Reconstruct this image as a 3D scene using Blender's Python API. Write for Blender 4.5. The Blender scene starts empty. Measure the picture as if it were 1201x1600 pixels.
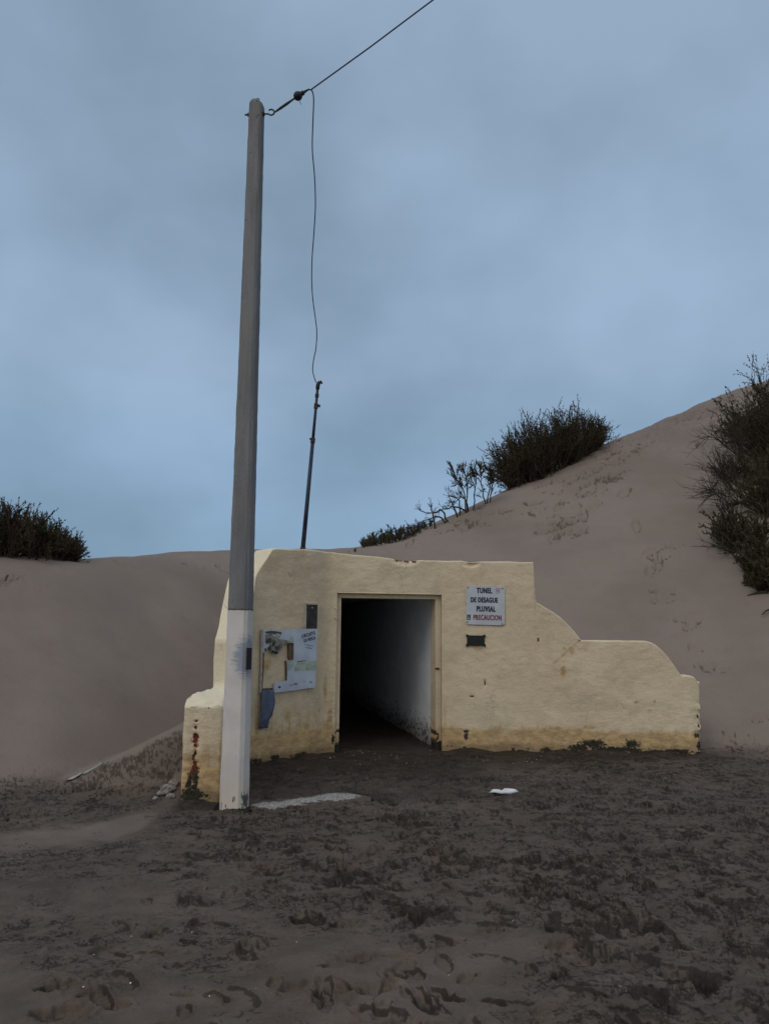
import bpy, math, random
import numpy as np
from mathutils import Matrix, Vector

random.seed(7)
RNG = np.random.RandomState(11)
scene = bpy.context.scene
col = scene.collection

# ------------------------------------------------------------------ camera
FPX, PITCH, ROLL, EYE = 1200.0, math.radians(8.7), math.radians(0.5), 1.5
def ray(x, y):
    """world direction through a pixel of the 1201x1600 photograph"""
    u = x - 600.5; v = 800 - y
    c, s = math.cos(ROLL), math.sin(ROLL)
    a = u * c - v * s; b = u * s + v * c
    return np.array([a, FPX * math.cos(PITCH) - b * math.sin(PITCH), FPX * math.sin(PITCH) + b * math.cos(PITCH)])
cam_data = bpy.data.cameras.new('camera')
cam = bpy.data.objects.new('camera', cam_data)
col.objects.link(cam)
fwd = Vector(ray(600.5, 800)).normalized()
right = (Vector(ray(601.5, 800)) - Vector(ray(600.5, 800))).normalized()
up = (Vector(ray(600.5, 799)) - Vector(ray(600.5, 800))).normalized()
m = Matrix((right, up, -fwd)).transposed().to_4x4()
m.translation = (0, 0, EYE)
cam.matrix_world = m
cam_data.sensor_fit = 'VERTICAL'
cam_data.sensor_height = 32.0
cam_data.lens = 32.0 * FPX / 1600.0
cam_data.clip_start = 0.05
cam_data.clip_end = 3000
scene.camera = cam

# ------------------------------------------------------------------ exposure, sky, sun
scene.view_settings.view_transform = 'Standard'
scene.view_settings.look = 'None'
scene.view_settings.gamma = 1.0
scene.view_settings.exposure = 0.0
SUN_EL, SUN_AZ = math.radians(44), math.radians(218)      # high, to the left and a little behind the camera; azimuth from +Y clockwise
world = bpy.data.worlds.new('World')
scene.world = world
world.use_nodes = True
wt = world.node_tree
wt.nodes.clear()
def wn(t, **k):
    n = wt.nodes.new(t)
    for a, b in k.items(): setattr(n, a, b)
    return n
wout = wn('ShaderNodeOutputWorld'); bg = wn('ShaderNodeBackground')
sky = wn('ShaderNodeTexSky'); sky.sky_type = 'NISHITA'; sky.sun_disc = False
sky.sun_elevation = SUN_EL; sky.sun_rotation = SUN_AZ; sky.air_density = 1.0; sky.dust_density = 3.0; sky.ozone_density = 2.0
tc = wn('ShaderNodeTexCoord')
mp = wn('ShaderNodeMapping'); mp.inputs['Scale'].default_value = (1.0, 1.0, 1.45); mp.inputs['Location'].default_value = (0.35, 0.2, 0.1)
n1 = wn('ShaderNodeTexNoise'); n1.inputs['Scale'].default_value = 2.6; n1.inputs['Detail'].default_value = 5; n1.inputs['Roughness'].default_value = 0.46; n1.inputs['Distortion'].default_value = 0.0
wt.links.new(tc.outputs['Generated'], mp.inputs['Vector']); wt.links.new(mp.outputs[0], n1.inputs['Vector'])
cr = wn('ShaderNodeValToRGB')                      # overcast layer: darker and paler parts of the cloud deck
cr.color_ramp.elements[0].position = 0.30; cr.color_ramp.elements[0].color = (2.45, 3.55, 4.8, 1)
cr.color_ramp.elements[1].position = 0.62; cr.color_ramp.elements[1].color = (3.95, 5.4, 7.35, 1)
wt.links.new(n1.outputs['Fac'], cr.inputs['Fac'])
# the cloud deck is thinner and whiter out over the sea, behind the camera
sx = wn('ShaderNodeSeparateXYZ'); wt.links.new(tc.outputs['Generated'], sx.inputs[0])
rmp = wn('ShaderNodeMapRange'); rmp.inputs['From Min'].default_value = 0.15; rmp.inputs['From Max'].default_value = -0.7
rmp.interpolation_type = 'SMOOTHSTEP'
wt.links.new(sx.outputs['Y'], rmp.inputs['Value'])
seam = wn('ShaderNodeMix', data_type='RGBA', blend_type='MIX'); seam.inputs['B'].default_value = (6.6, 6.7, 6.9, 1)
wt.links.new(rmp.outputs[0], seam.inputs['Factor']); wt.links.new(cr.outputs[0], seam.inputs['A'])
# overcast: brightest overhead, a little darker between 25 and 45 degrees than lower down
zr = wn('ShaderNodeValToRGB'); wt.links.new(sx.outputs['Z'], zr.inputs['Fac'])
e = zr.color_ramp.elements; e[0].position = 0.0; e[0].color = (.80, .89, .92, 1); e[1].position = 1.0; e[1].color = (2.3, 2.05, 1.8, 1)
for p_, c_ in ((.12, (.81, .90, .935, 1)), (.20, (.86, .93, .96, 1)), (.32, (1.0, 1.0, 1.0, 1)), (.46, (1.0, 1.0, .99, 1)), (.62, (.90, .89, .88, 1)), (.72, (.95, .93, .90, 1)), (.82, (1.7, 1.55, 1.4, 1))):
    q_ = e.new(p_); q_.color = c_
zm = wn('ShaderNodeMix', data_type='RGBA', blend_type='MULTIPLY'); zm.inputs['Factor'].default_value = 1.0
zm.clamp_result = False
wt.links.new(seam.outputs['Result'], zm.inputs['A']); wt.links.new(zr.outputs[0], zm.inputs['B'])
mixs = wn('ShaderNodeMix', data_type='RGBA', blend_type='MIX'); mixs.inputs['Factor'].default_value = 0.9
wt.links.new(sky.outputs[0], mixs.inputs['A']); wt.links.new(zm.outputs['Result'], mixs.inputs['B'])
wt.links.new(mixs.outputs['Result'], bg.inputs['Color'])
bg.inputs['Strength'].default_value = 0.09
wt.links.new(bg.outputs[0], wout.inputs[0])

sun_data = bpy.data.lights.new('sun', 'SUN')
sun_data.energy = 0.65; sun_data.angle = math.radians(35); sun_data.color = (1.0, 0.93, 0.84)
sun = bpy.data.objects.new('sun', sun_data); col.objects.link(sun)
sd = Vector((math.sin(SUN_AZ) * math.cos(SUN_EL), math.cos(SUN_AZ) * math.cos(SUN_EL), math.sin(SUN_EL)))
sun.rotation_euler = sd.to_track_quat('Z', 'Y').to_euler()

# ------------------------------------------------------------------ small maths
PERM = RNG.permutation(256); PERM = np.concatenate([PERM, PERM, PERM])
GA = RNG.rand(256) * 2 * np.pi; GX, GY = np.cos(GA), np.sin(GA)
def perlin(x, y, seed=0):
    x = np.asarray(x, float) + seed * 17.31; y = np.asarray(y, float) + seed * 9.77
    xi = np.floor(x).astype(int); yi = np.floor(y).astype(int)
    xf = x - xi; yf = y - yi
    u = xf * xf * xf * (xf * (xf * 6 - 15) + 10); v = yf * yf * yf * (yf * (yf * 6 - 15) + 10)
    def g(a, b):
        h = PERM[PERM[(xi + a) & 255] + ((yi + b) & 255)]
        return GX[h] * (xf - a) + GY[h] * (yf - b)
    return ((g(0, 0) * (1 - u) + g(1, 0) * u) * (1 - v) + (g(0, 1) * (1 - u) + g(1, 1) * u) * v) * 1.5
def fbm(x, y, oct=4, seed=0, gain=0.5):
    r = 0; a = 1.0; t = 0
    for i in range(oct):
        r = r + a * perlin(x * 2 ** i, y * 2 ** i, seed + i * 3); t += a; a *= gain
    return r / t * 1.4
def sstep(a, b, x):
    t = np.clip((np.asarray(x, float) - a) / (b - a), 0, 1); return t * t * (3 - 2 * t)
def softplus(x, k): return k * np.logaddexp(0, np.asarray(x, float) / k)
def smin(a, b, k): return a - softplus(a - b, k)
def smax(a, b, k): return a + softplus(b - a, k)

# ------------------------------------------------------------------ object helpers
def tag(o, label=None, cat=None, group=None, kind=None):
    if label: o['label'] = label
    if cat: o['category'] = cat
    if group: o['group'] = group
    if kind: o['kind'] = kind
    return o
def empty(name, loc):
    o = bpy.data.objects.new(name, None); col.objects.link(o); o.location = loc; o.empty_display_size = 0.1; return o
def link(name, me, mat, parent=None, smooth=True):
    if mat is not None and not me.materials: me.materials.append(mat)
    if smooth: me.shade_smooth()
    o = bpy.data.objects.new(name, me); col.objects.link(o)
    if parent is not None:
        o.parent = parent
        base = parent
        off = Vector((0, 0, 0))
        while base is not None: off += base.location; base = base.parent
        o.matrix_parent_inverse = Matrix.Translation(-off)
    return o
def from_arrays(name, V, F, attrs=None):
    """V (n,3), F list or (m,4) array of quads"""
    me = bpy.data.meshes.new(name)
    V = np.asarray(V, np.float32)
    if isinstance(F, np.ndarray):
        k = F.shape[1]
        me.vertices.add(len(V)); me.vertices.foreach_set('co', V.ravel())
        me.loops.add(F.size); me.loops.foreach_set('vertex_index', F.astype(np.int32).ravel())
        me.polygons.add(len(F)); me.polygons.foreach_set('loop_start', np.arange(0, F.size, k, dtype=np.int32))
        me.update(calc_edges=True)
    else:
        me.from_pydata([tuple(map(float, v)) for v in V], [], F); me.update()
    for k, a in (attrs or {}).items():
        at = me.attributes.new(k, 'FLOAT', 'POINT'); at.data.foreach_set('value', np.asarray(a, np.float32).ravel())
    return me
class MB:
    """collects simple shapes into one mesh"""
    def __init__(self): self.v = []; self.f = []
    def add(self, vs, fs):
        n = len(self.v); self.v += [tuple(map(float, v)) for v in vs]; self.f += [[i + n for i in f] for f in fs]
    def box(self, M, x0, x1, y0, y1, z0, z1, c=0.0):
        """box in the frame M; c chamfers the four edges that run along z"""
        if c > 0:
            o = [(x0 + c, y0), (x1 - c, y0), (x1, y0 + c), (x1, y1 - c), (x1 - c, y1), (x0 + c, y1), (x0, y1 - c), (x0, y0 + c)]
            z2 = z1 - c * 0.6; vs = [(a, b, z0) for a, b in o] + [(a, b, z2) for a, b in o]
            cx, cy = (x0 + x1) / 2, (y0 + y1) / 2
            vs += [(a + (c * .6 if a < cx else -c * .6), b + (c * .6 if b < cy else -c * .6), z1) for a, b in o]
            fs = [[7, 6, 5, 4, 3, 2, 1, 0], [16 + i for i in range(8)]]
            for L in (0, 8):
                for i in range(8): j = (i + 1) % 8; fs.append([L + i, L + j, L + j + 8, L + i + 8])
        else:
            vs = [(x, y, z) for z in (z0, z1) for x, y in ((x0, y0), (x1, y0), (x1, y1), (x0, y1))]
            fs = [[3, 2, 1, 0], [4, 5, 6, 7], [0, 1, 5, 4], [1, 2, 6, 5], [2, 3, 7, 6], [3, 0, 4, 7]]
        self.add([M @ Vector(v) for v in vs], fs)
    def prism(self, M, pts, z0, z1):
        n = len(pts)
        vs = [(a, b, z0) for a, b in pts] + [(a, b, z1) for a, b in pts]
        fs = [list(range(n))[::-1], [n + i for i in range(n)]] + [[i, (i + 1) % n, (i + 1) % n + n, i + n] for i in range(n)]
        self.add([M @ Vector(v) for v in vs], fs)
    def tube(self, pts, r, n=8):
        pts = [Vector(p) for p in pts]; k = len(pts)
        if not hasattr(r, '__len__'): r = [r] * k
        ref = None; vs = []
        for i, p in enumerate(pts):
            t = (pts[min(i + 1, k - 1)] - pts[max(i - 1, 0)]).normalized()
            if ref is None:
                ref = t.orthogonal().normalized()
            ref = (ref - t * ref.dot(t)).normalized(); b = t.cross(ref)
            for j in range(n):
                a = 2 * math.pi * j / n; vs.append(p + (ref * math.cos(a) + b * math.sin(a)) * r[i])
        fs = [[i * n + j, i * n + (j + 1) % n, (i + 1) * n + (j + 1) % n, (i + 1) * n + j] for i in range(k - 1) for j in range(n)]
        fs += [list(range(n))[::-1], [(k - 1) * n + j for j in range(n)]]
        self.add(vs, fs)
    def build(self, name, mat, parent=None, smooth=False):
        me = bpy.data.meshes.new(name); me.from_pydata(self.v, [], self.f); me.update()
        return link(name, me, mat, parent, smooth)

# ------------------------------------------------------------------ materials
class NT:
    def __init__(self, name):
        self.m = bpy.data.materials.new(name); self.m.use_nodes = True; self.t = self.m.node_tree
        self.b = self.t.nodes['Principled BSDF']; self.tc = self.n('ShaderNodeTexCoord')
    def n(self, t, **k):
        x = self.t.nodes.new(t)
        for a, b in k.items(): setattr(x, a, b)
        return x
    def l(self, a, b): self.t.links.new(a, b)
    def noise(self, scale, detail=4, rough=0.55, stretch=(1, 1, 1), off=(0, 0, 0), dist=0.0):
        mp = self.n('ShaderNodeMapping'); mp.inputs['Scale'].default_value = stretch; mp.inputs['Location'].default_value = off
        self.l(self.tc.outputs['Object'], mp.inputs[0])
        x = self.n('ShaderNodeTexNoise'); x.inputs['Scale'].default_value = scale; x.inputs['Detail'].default_value = detail
        x.inputs['Roughness'].default_value = rough; x.inputs['Distortion'].default_value = dist
        self.l(mp.outputs[0], x.inputs['Vector']); return x.outputs['Fac']
    def attr(self, name): x = self.n('ShaderNodeAttribute', attribute_name=name); return x.outputs['Fac']
    def rng(self, v, a, b, c=0.0, d=1.0):
        x = self.n('ShaderNodeMapRange'); x.interpolation_type = 'SMOOTHSTEP'
        for k, q in zip(('From Min', 'From Max', 'To Min', 'To Max'), (a, b, c, d)): x.inputs[k].default_value = q
        self.l(v, x.inputs['Value']); return x.outputs[0]
    def math(self, op, a, b=None, c=None):
        x = self.n('ShaderNodeMath', operation=op)
        for i, q in enumerate((a, b, c)):
            if q is None: continue
            if isinstance(q, (int, float)): x.inputs[i].default_value = q
            else: self.l(q, x.inputs[i])
        return x.outputs[0]
    def mix(self, f, a, b):
        x = self.n('ShaderNodeMix', data_type='RGBA')
        for k, q in (('Factor', f), ('A', a), ('B', b)):
            if isinstance(q, (int, float)): x.inputs[k].default_value = q
            elif isinstance(q, tuple): x.inputs[k].default_value = (*q, 1)
            else: self.l(q, x.inputs[k])
        return x.outputs['Result']
    def base(self, c):
        if isinstance(c, tuple): self.b.inputs['Base Color'].default_value = (*c, 1)
        else: self.l(c, self.b.inputs['Base Color'])
    def rough(self, r, spec=0.3):
        if isinstance(r, (int, float)): self.b.inputs['Roughness'].default_value = r
        else: self.l(r, self.b.inputs['Roughness'])
        self.b.inputs['Specular IOR Level'].default_value = spec
    def bump(self, h, dist, strength=1.0):
        x = self.n('ShaderNodeBump'); x.inputs['Distance'].default_value = dist; x.inputs['Strength'].default_value = strength
        self.l(h, x.inputs['Height']); self.l(x.outputs[0], self.b.inputs['Normal'])
    def xyz(self):
        x = self.n('ShaderNodeSeparateXYZ'); self.l(self.tc.outputs['Object'], x.inputs[0]); return x.outputs

def simple(name, c, rough=0.7, var=0.15, scale=8, spec=0.3, metal=0.0, bump=0.0):
    t = NT(name)
    n = t.noise(scale, 5)
    t.base(t.mix(t.rng(n, .3, .7), tuple(q * (1 - var) for q in c), tuple(min(1, q * (1 + var)) for q in c)))
    t.rough(rough, spec); t.b.inputs['Metallic'].default_value = metal
    if bump: t.bump(t.noise(scale * 6, 3), bump)
    return t.m

def mat_sand():
    t = NT('sand')
    wet = t.attr('wet'); tr = t.attr('stir'); cav = t.attr('damp_shade'); pale = t.attr('pale')
    big = t.noise(0.55, 4, .5); mid = t.noise(5, 5, .6); fine = t.noise(160, 3, .7)
    grain = t.noise(420, 2, .8)
    dry = t.mix(t.rng(big, .35, .65), (.207, .166, .140), (.245, .199, .170))
    dry = t.mix(t.math('MULTIPLY', t.rng(mid, .5, .75), .35), dry, (.185, .147, .124))
    damp = t.mix(t.rng(mid, .35, .65), (.088, .067, .053), (.118, .091, .074))
    w = t.rng(t.math('ADD', wet, t.math('MULTIPLY', t.math('SUBTRACT', mid, .5), .35)), .15, .75)
    c = t.mix(w, dry, damp)
    dark = t.mix(w, (.095, .073, .060), t.mix(t.rng(mid, .4, .6), (.015, .0115, .0095), (.026, .020, .016)))
    c = t.mix(t.math('MULTIPLY', pale, t.rng(t.noise(2.2, 4), .42, .62)), c, (.150, .115, .094))
    st = t.rng(t.math('ADD', cav, t.math('MULTIPLY', t.math('SUBTRACT', fine, .5), .7)), .18, .52)
    c = t.mix(t.math('MULTIPLY', st, .8), c, dark)  # hollows go darker: damp sand and painted relief shade in one mask
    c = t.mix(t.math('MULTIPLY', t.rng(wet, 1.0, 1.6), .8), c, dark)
    fl = t.noise(17, 9, .72, (1, 1.15, 1), (3, 5, 0)); fl2 = t.noise(46, 7, .75, (1, 1.1, 1), (1, 2, 0))
    f1 = t.math('MULTIPLY', t.rng(fl, .545, .60), t.rng(tr, .1, .9)); f2 = t.math('MULTIPLY', t.rng(fl2, .58, .64), t.rng(tr, .0, .8, .25, .9))
    c = t.mix(t.math('MULTIPLY', t.math('MAXIMUM', f1, f2), .72), c, dark)
    lt = t.math('MULTIPLY', t.rng(t.noise(11, 8, .7, (1, 1.1, 1), (8, 1, 0)), .55, .66), t.rng(wet, .3, .9))
    c = t.mix(t.math('MULTIPLY', lt, .35), c, (.165, .127, .104))
    c = t.mix(t.math('MULTIPLY', t.rng(t.noise(240, 3, .8), .38, .62), .26), c, (.05, .04, .033))
    c = t.mix(t.math('MULTIPLY', t.rng(t.noise(70, 4, .8, (1, 1, 1), (4, 4, 4)), .45, .70), .20), c, (.06, .047, .038))
    spk = t.rng(grain, .66, .74)                      # pale shell grit
    c = t.mix(t.math('MULTIPLY', spk, .3), c, (.24, .21, .19))
    t.base(c)
    t.rough(t.rng(wet, 0.6, 1.6, 0.95, 0.62), 0.18)
    h = t.math('ADD', t.math('MULTIPLY', fine, .7), t.math('MULTIPLY', t.noise(45, 4, .65), 1.2))
    h = t.math('SUBTRACT', h, t.math('MULTIPLY', f1, .6))
    amp = t.math('MULTIPLY', h, t.math('ADD', .18, t.math('MULTIPLY', tr, .9)))
    t.bump(amp, .012, .8)
    return t.m

def mat_plaster():
    t = NT('cream_plaster')
    och = t.attr('ochre'); gr = t.attr('grime'); chip = t.attr('chip'); red = t.attr('rust'); pale = t.attr('litpaint')
    big = t.noise(1.1, 5, .6); mid = t.noise(7, 6, .62, (1, 1, 1.7)); fine = t.noise(55, 5, .7); dash = t.noise(14, 5, .65, (1, 1, 1.8))
    c = t.mix(t.rng(big, .32, .68), (.635, .53, .375), (.71, .61, .44))
    c = t.mix(t.math('MULTIPLY', t.rng(mid, .55, .72), .35), c, (.50, .385, .225))
    c = t.mix(t.math('MULTIPLY', t.rng(dash, .58, .68), .15), c, (.46, .375, .235))
    c = t.mix(t.math('MULTIPLY', t.rng(t.noise(2.6, 6, .65, (1, 1, .8), (3, 1, 0)), .48, .68), .38), c, (.43, .37, .26))
    c = t.mix(t.math('MULTIPLY', t.rng(t.noise(3.4, 6, .7, (1, 1, 1.3), (7, 4, 2)), .56, .70), .45), c, (.70, .63, .46))
    c = t.mix(t.math('MULTIPLY', t.rng(t.noise(18, 6, .75, (1, 1, 1.6), (1, 9, 2)), .60, .68), .5), c, (.36, .28, .17))
    c = t.mix(t.math('MULTIPLY', pale, .85), c, (.78, .70, .52))  # paler tone stands for overhead light on the wall tops
    o = t.rng(t.math('ADD', och, t.math('MULTIPLY', t.math('SUBTRACT', mid, .5), 1.4)), .25, 1.0)
    c = t.mix(t.math('MULTIPLY', o, .78), c, t.mix(t.rng(t.noise(9, 6, .7, (1, 1, 2.2)), .38, .62), (.34, .21, .085), (.58, .39, .16)))
    r = t.rng(t.math('ADD', red, t.math('MULTIPLY', t.math('SUBTRACT', t.noise(38, 6, .8), .5), 2.6)), .50, .72)
    c = t.mix(r, c, t.mix(t.rng(mid, .4, .6), (.16, .025, .015), (.09, .03, .02)))
    k = t.rng(t.math('ADD', chip, t.math('MULTIPLY', t.math('SUBTRACT', fine, .5), 1.4)), .45, .62)
    c = t.mix(k, c, t.mix(t.rng(fine, .45, .6), (.05, .028, .022), (.13, .085, .055)))
    vo = t.n('ShaderNodeTexVoronoi', feature='DISTANCE_TO_EDGE'); vo.inputs['Scale'].default_value = 1.1
    wv = t.n('ShaderNodeVectorMath', operation='ADD'); nn_ = t.n('ShaderNodeTexNoise'); nn_.inputs['Scale'].default_value = 2.2; nn_.inputs['Detail'].default_value = 6
    t.l(t.tc.outputs['Object'], nn_.inputs['Vector']); t.l(t.tc.outputs['Object'], wv.inputs[0]); t.l(nn_.outputs['Color'], wv.inputs[1]); t.l(wv.outputs[0], vo.inputs['Vector'])
    crk = t.math('MULTIPLY', t.rng(vo.outputs['Distance'], .010, .002), t.rng(t.noise(1.7, 3, .5, (1, 1, 1), (2, 8, 5)), .50, .60))
    c = t.mix(t.math('MULTIPLY', crk, .35), c, (.17, .12, .07))
    g = t.rng(t.math('ADD', gr, t.math('MULTIPLY', t.math('SUBTRACT', t.noise(26, 8, .78, (1, 1, 1.5)), .5), 2.8)), .56, .74)
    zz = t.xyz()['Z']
    c = t.mix(t.math('MULTIPLY', t.rng(t.math('ADD', zz, t.math('MULTIPLY', t.math('SUBTRACT', t.noise(6, 7, .75), .5), .28)), .12, .0), .62), c, (.12, .082, .05))  # wall foot darker brown: splash dirt with contact shade painted in
    c = t.mix(g, c, t.mix(t.rng(fine, .4, .6), (.018, .018, .014), (.04, .038, .025)))
    sp = t.rng(t.noise(30, 3, .8), .70, .74)           # tiny flaked spots
    c = t.mix(t.math('MULTIPLY', sp, .6), c, (.20, .13, .07))
    clean = t.math('SUBTRACT', 1.0, t.math('MAXIMUM', g, t.math('MAXIMUM', r, k)))
    c = t.mix(t.math('MULTIPLY', t.math('MULTIPLY', t.rng(t.noise(120, 4, .85), .40, .62), .20), clean), c, (.30, .235, .15))
    c = t.mix(t.math('MULTIPLY', t.math('MULTIPLY', t.rng(t.noise(75, 5, .85, (1, 1, 1.4), (5, 5, 5)), .55, .68), .30), clean), c, (.76, .66, .47))
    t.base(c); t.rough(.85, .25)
    h = t.math('ADD', t.math('MULTIPLY', fine, .5), t.math('MULTIPLY', dash, .45))
    h = t.math('SUBTRACT', h, t.math('MULTIPLY', k, 1.2))
    t.bump(h, .016, .9)
    return t.m

def mat_tunnel_white():
    t = NT('whitewashed_tunnel_wall')
    x = t.xyz()
    fine = t.noise(16, 6, .7); mid = t.noise(3, 5, .6)
    c = t.mix(t.rng(mid, .35, .65), (.70, .73, .77), (.80, .82, .85))
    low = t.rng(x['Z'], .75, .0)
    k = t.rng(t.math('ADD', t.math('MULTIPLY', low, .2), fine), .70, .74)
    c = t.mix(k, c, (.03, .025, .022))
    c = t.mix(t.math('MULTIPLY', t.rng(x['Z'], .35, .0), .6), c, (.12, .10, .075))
    t.base(c); t.rough(.8, .3); t.bump(t.math('ADD', fine, t.math('MULTIPLY', k, -1.0)), .01, .7)
    return t.m

def mat_pole():
    t = NT('pole_concrete_and_white_paint')
    x = t.xyz()
    fine = t.noise(45, 5, .7); streak = t.noise(9, 5, .6, (1, 1, .12)); mid = t.noise(4, 4)
    con = t.mix(t.rng(streak, .35, .65), (.150, .153, .162), (.218, .220, .228))
    con = t.mix(t.rng(t.noise(22, 4, .7), .64, .70), con, (.055, .05, .048))
    con = t.mix(t.math('MULTIPLY', t.rng(t.noise(90, 4, .85), .45, .62), .30), con, (.08, .08, .083))
    con = t.mix(t.math('MULTIPLY', t.rng(t.noise(1.5, 3, .6, (1, 1, .6)), .5, .7), .4), con, (.235, .225, .215))
    pnt = t.mix(t.rng(mid, .35, .65), (.56, .53, .51), (.64, .61, .59))
    pnt = t.mix(t.math('MULTIPLY', t.rng(x['Z'], .34, .02), .45), pnt, (.52, .43, .32))
    # blue-grey smear on the right of the painted part
    def ell(cx, cz, rx, rz):
        a = t.math('DIVIDE', t.math('SUBTRACT', x['X'], cx), rx); b = t.math('DIVIDE', t.math('SUBTRACT', x['Z'], cz), rz)
        return t.math('SQRT', t.math('ADD', t.math('MULTIPLY', a, a), t.math('MULTIPLY', b, b)))
    brush = t.noise(30, 4, .7, (.5, .5, 3.0))
    sm = t.rng(t.math('ADD', ell(.09, 1.245, .15, .21), t.math('MULTIPLY', t.math('SUBTRACT', brush, .5), 1.3)), 1.1, .5)
    pnt = t.mix(t.math('MULTIPLY', sm, .75), pnt, (.17, .215, .30))
    # paint worn off near the ground
    w = t.rng(t.math('ADD', t.math('MULTIPLY', t.rng(x['Z'], .22, .0), .20), t.noise(14, 6, .7, (1, 1, .45))), .72, .75)
    pnt = t.mix(w, pnt, (.10, .105, .11))
    pnt = t.mix(t.rng(t.noise(34, 3, .6), .73, .76), pnt, (.20, .18, .165))
    edge = t.math('ADD', x['Z'], t.math('MULTIPLY', t.math('SUBTRACT', t.noise(16, 5, .7), .5), .045))
    f = t.rng(edge, 1.657, 1.663)
    c = t.mix(f, pnt, con)
    band = t.math('MULTIPLY', t.rng(edge, 1.655, 1.66), t.rng(edge, 1.675, 1.669))
    c = t.mix(t.math('MULTIPLY', band, .8), c, (.055, .055, .058))
    t.base(c); t.rough(.85, .25); t.bump(t.math('ADD', t.math('MULTIPLY', fine, .4), streak), .006, .6)
    return t.m

def mat_foliage(name, a, b):
    t = NT(name)
    n = t.noise(1.6, 4, .6); f = t.noise(14, 3, .6)
    c = t.mix(t.rng(n, .35, .65), a, b)
    c = t.mix(t.math('MULTIPLY', t.rng(f, .45, .7), .6), c, (.085, .05, .028))
    t.base(c); t.rough(.85, .1)
    return t.m

M = {
    'sand': mat_sand(), 'plaster': mat_plaster(), 'tunnel': mat_tunnel_white(), 'pole': mat_pole(),
    'foliage': mat_foliage('dark_shrub_foliage', (.036, .034, .020), (.070, .062, .034)),
    'foliage2': mat_foliage('grey_green_shrub_foliage', (.046, .042, .030), (.075, .064, .042)),
    'wood': simple('dark_dead_wood', (.055, .042, .034), .9, .35, 20),
    'ceiling': simple('tunnel_ceiling_concrete', (.50, .49, .48), .9, .25, 3, bump=.004),
    'iron': simple('rusty_iron', (.045, .036, .034), .7, .3, 30),
    'cable': simple('black_cable', (.02, .022, .028), .6, .1, 20),
    'mast': simple('dark_blue_pipe_paint', (.022, .030, .055), .5, .35, 12),
    'signwhite': simple('weathered_white_enamel', (.47, .51, .57), .45, .07, 9),
    'navy': simple('navy_lettering_paint', (.012, .016, .05), .5, .1, 30),
    'redtext': simple('dark_red_lettering_paint', (.17, .03, .035), .6, .25, 60),
    'faded': simple('faded_emblem_print', (.40, .27, .32), .6, .2, 60),
    'plaque': simple('black_metal_plaque', (.014, .015, .017), .45, .2, 30),
    'rustscrew': simple('rusty_screw', (.06, .03, .02), .8, .3, 40),
    'printpale': simple('pale_blue_printed_sheet', (.44, .51, .62), .4, .12, 5),
    'printgreen': simple('faded_green_print', (.34, .41, .36), .5, .2, 14),
    'printdark': simple('torn_dark_print', (.07, .075, .065), .6, .5, 22),
    'printgrey': simple('torn_grey_print', (.20, .21, .19), .6, .4, 30),
    'blackprint': simple('black_print', (.012, .018, .022), .5, .1, 30),
    'batten': simple('brown_wood_batten', (.12, .08, .055), .8, .3, 25),
    'framestrip': simple('pale_frame_strip', (.42, .38, .33), .6, .2, 20),
    'bluestrip': simple('slate_blue_vinyl', (.075, .10, .16), .55, .2, 14),
    'slate': simple('dark_slate_panel', (.042, .040, .038), .5, .35, 12),
    'litter': simple('white_plastic_litter', (.60, .62, .65), .5, .12, 15),
    'litterdull': simple('sandy_white_litter', (.30, .29, .28), .7, .2, 20),
    'chalk': simple('chalky_crust', (.40, .38, .36), .9, .35, 25, bump=.01),
    'rubble': simple('pale_rubble', (.20, .18, .165), .9, .5, 18, bump=.008),
    'shell': simple('pale_shell', (.6, .56, .5), .5, .15, 40),
}
def mat_crust():
    t = NT('chalky_crust_in_wet_sand')
    n = t.noise(22, 5, .7); a = t.attr('edge')
    f = t.rng(t.math('ADD', a, t.math('MULTIPLY', t.math('SUBTRACT', n, .5), 1.7)), .35, .62)
    c = t.mix(f, (.085, .065, .052), t.mix(t.rng(t.noise(60, 3), .35, .6), (.13, .115, .10), (.33, .32, .31)))
    t.base(c); t.rough(.9, .2); t.bump(n, .015, .8)
    return t.m
M['crust'] = mat_crust()

# ------------------------------------------------------------------ facade plan (front line of the portal walls)
W2, W1, PA, PC, PB = map(np.array, [(-1.45, 7.25), (-1.50, 9.05), (-.64, 9.97), (.77, 10.26), (3.985, 9.92)])
PTS = [W2, W1, PA, PC, PB]
SEG = np.cumsum([0] + [np.linalg.norm(PTS[i + 1] - PTS[i]) for i in range(4)])   # s at each corner
S1, SA, SC, SB = SEG[1:]
def seg_hit(x, y, i):
    """pixel -> (s, z) on the vertical plane of front segment i"""
    a, b = PTS[i], PTS[i + 1]; d = ray(x, y); n = np.array([b[1] - a[1], -(b[0] - a[0])])
    t = (n @ a) / (n @ d[:2]); p = d * t + np.array([0, 0, EYE])
    return SEG[i] + float((p[:2] - a) @ (b - a) / np.linalg.norm(b - a)), float(p[2])
def seg_frame(i, s, z, off=0.0):
    """matrix: x along the wall, y up, z out of the wall"""
    a, b = PTS[i], PTS[i + 1]; t = (b - a) / np.linalg.norm(b - a); n = np.array([t[1], -t[0]])
    p = a + t * (s - SEG[i]) + n * off
    R = Matrix(((t[0], 0, n[0]), (t[1], 0, n[1]), (0, 1, 0))).to_4x4()
    R.translation = (p[0], p[1], z); return R

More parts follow.
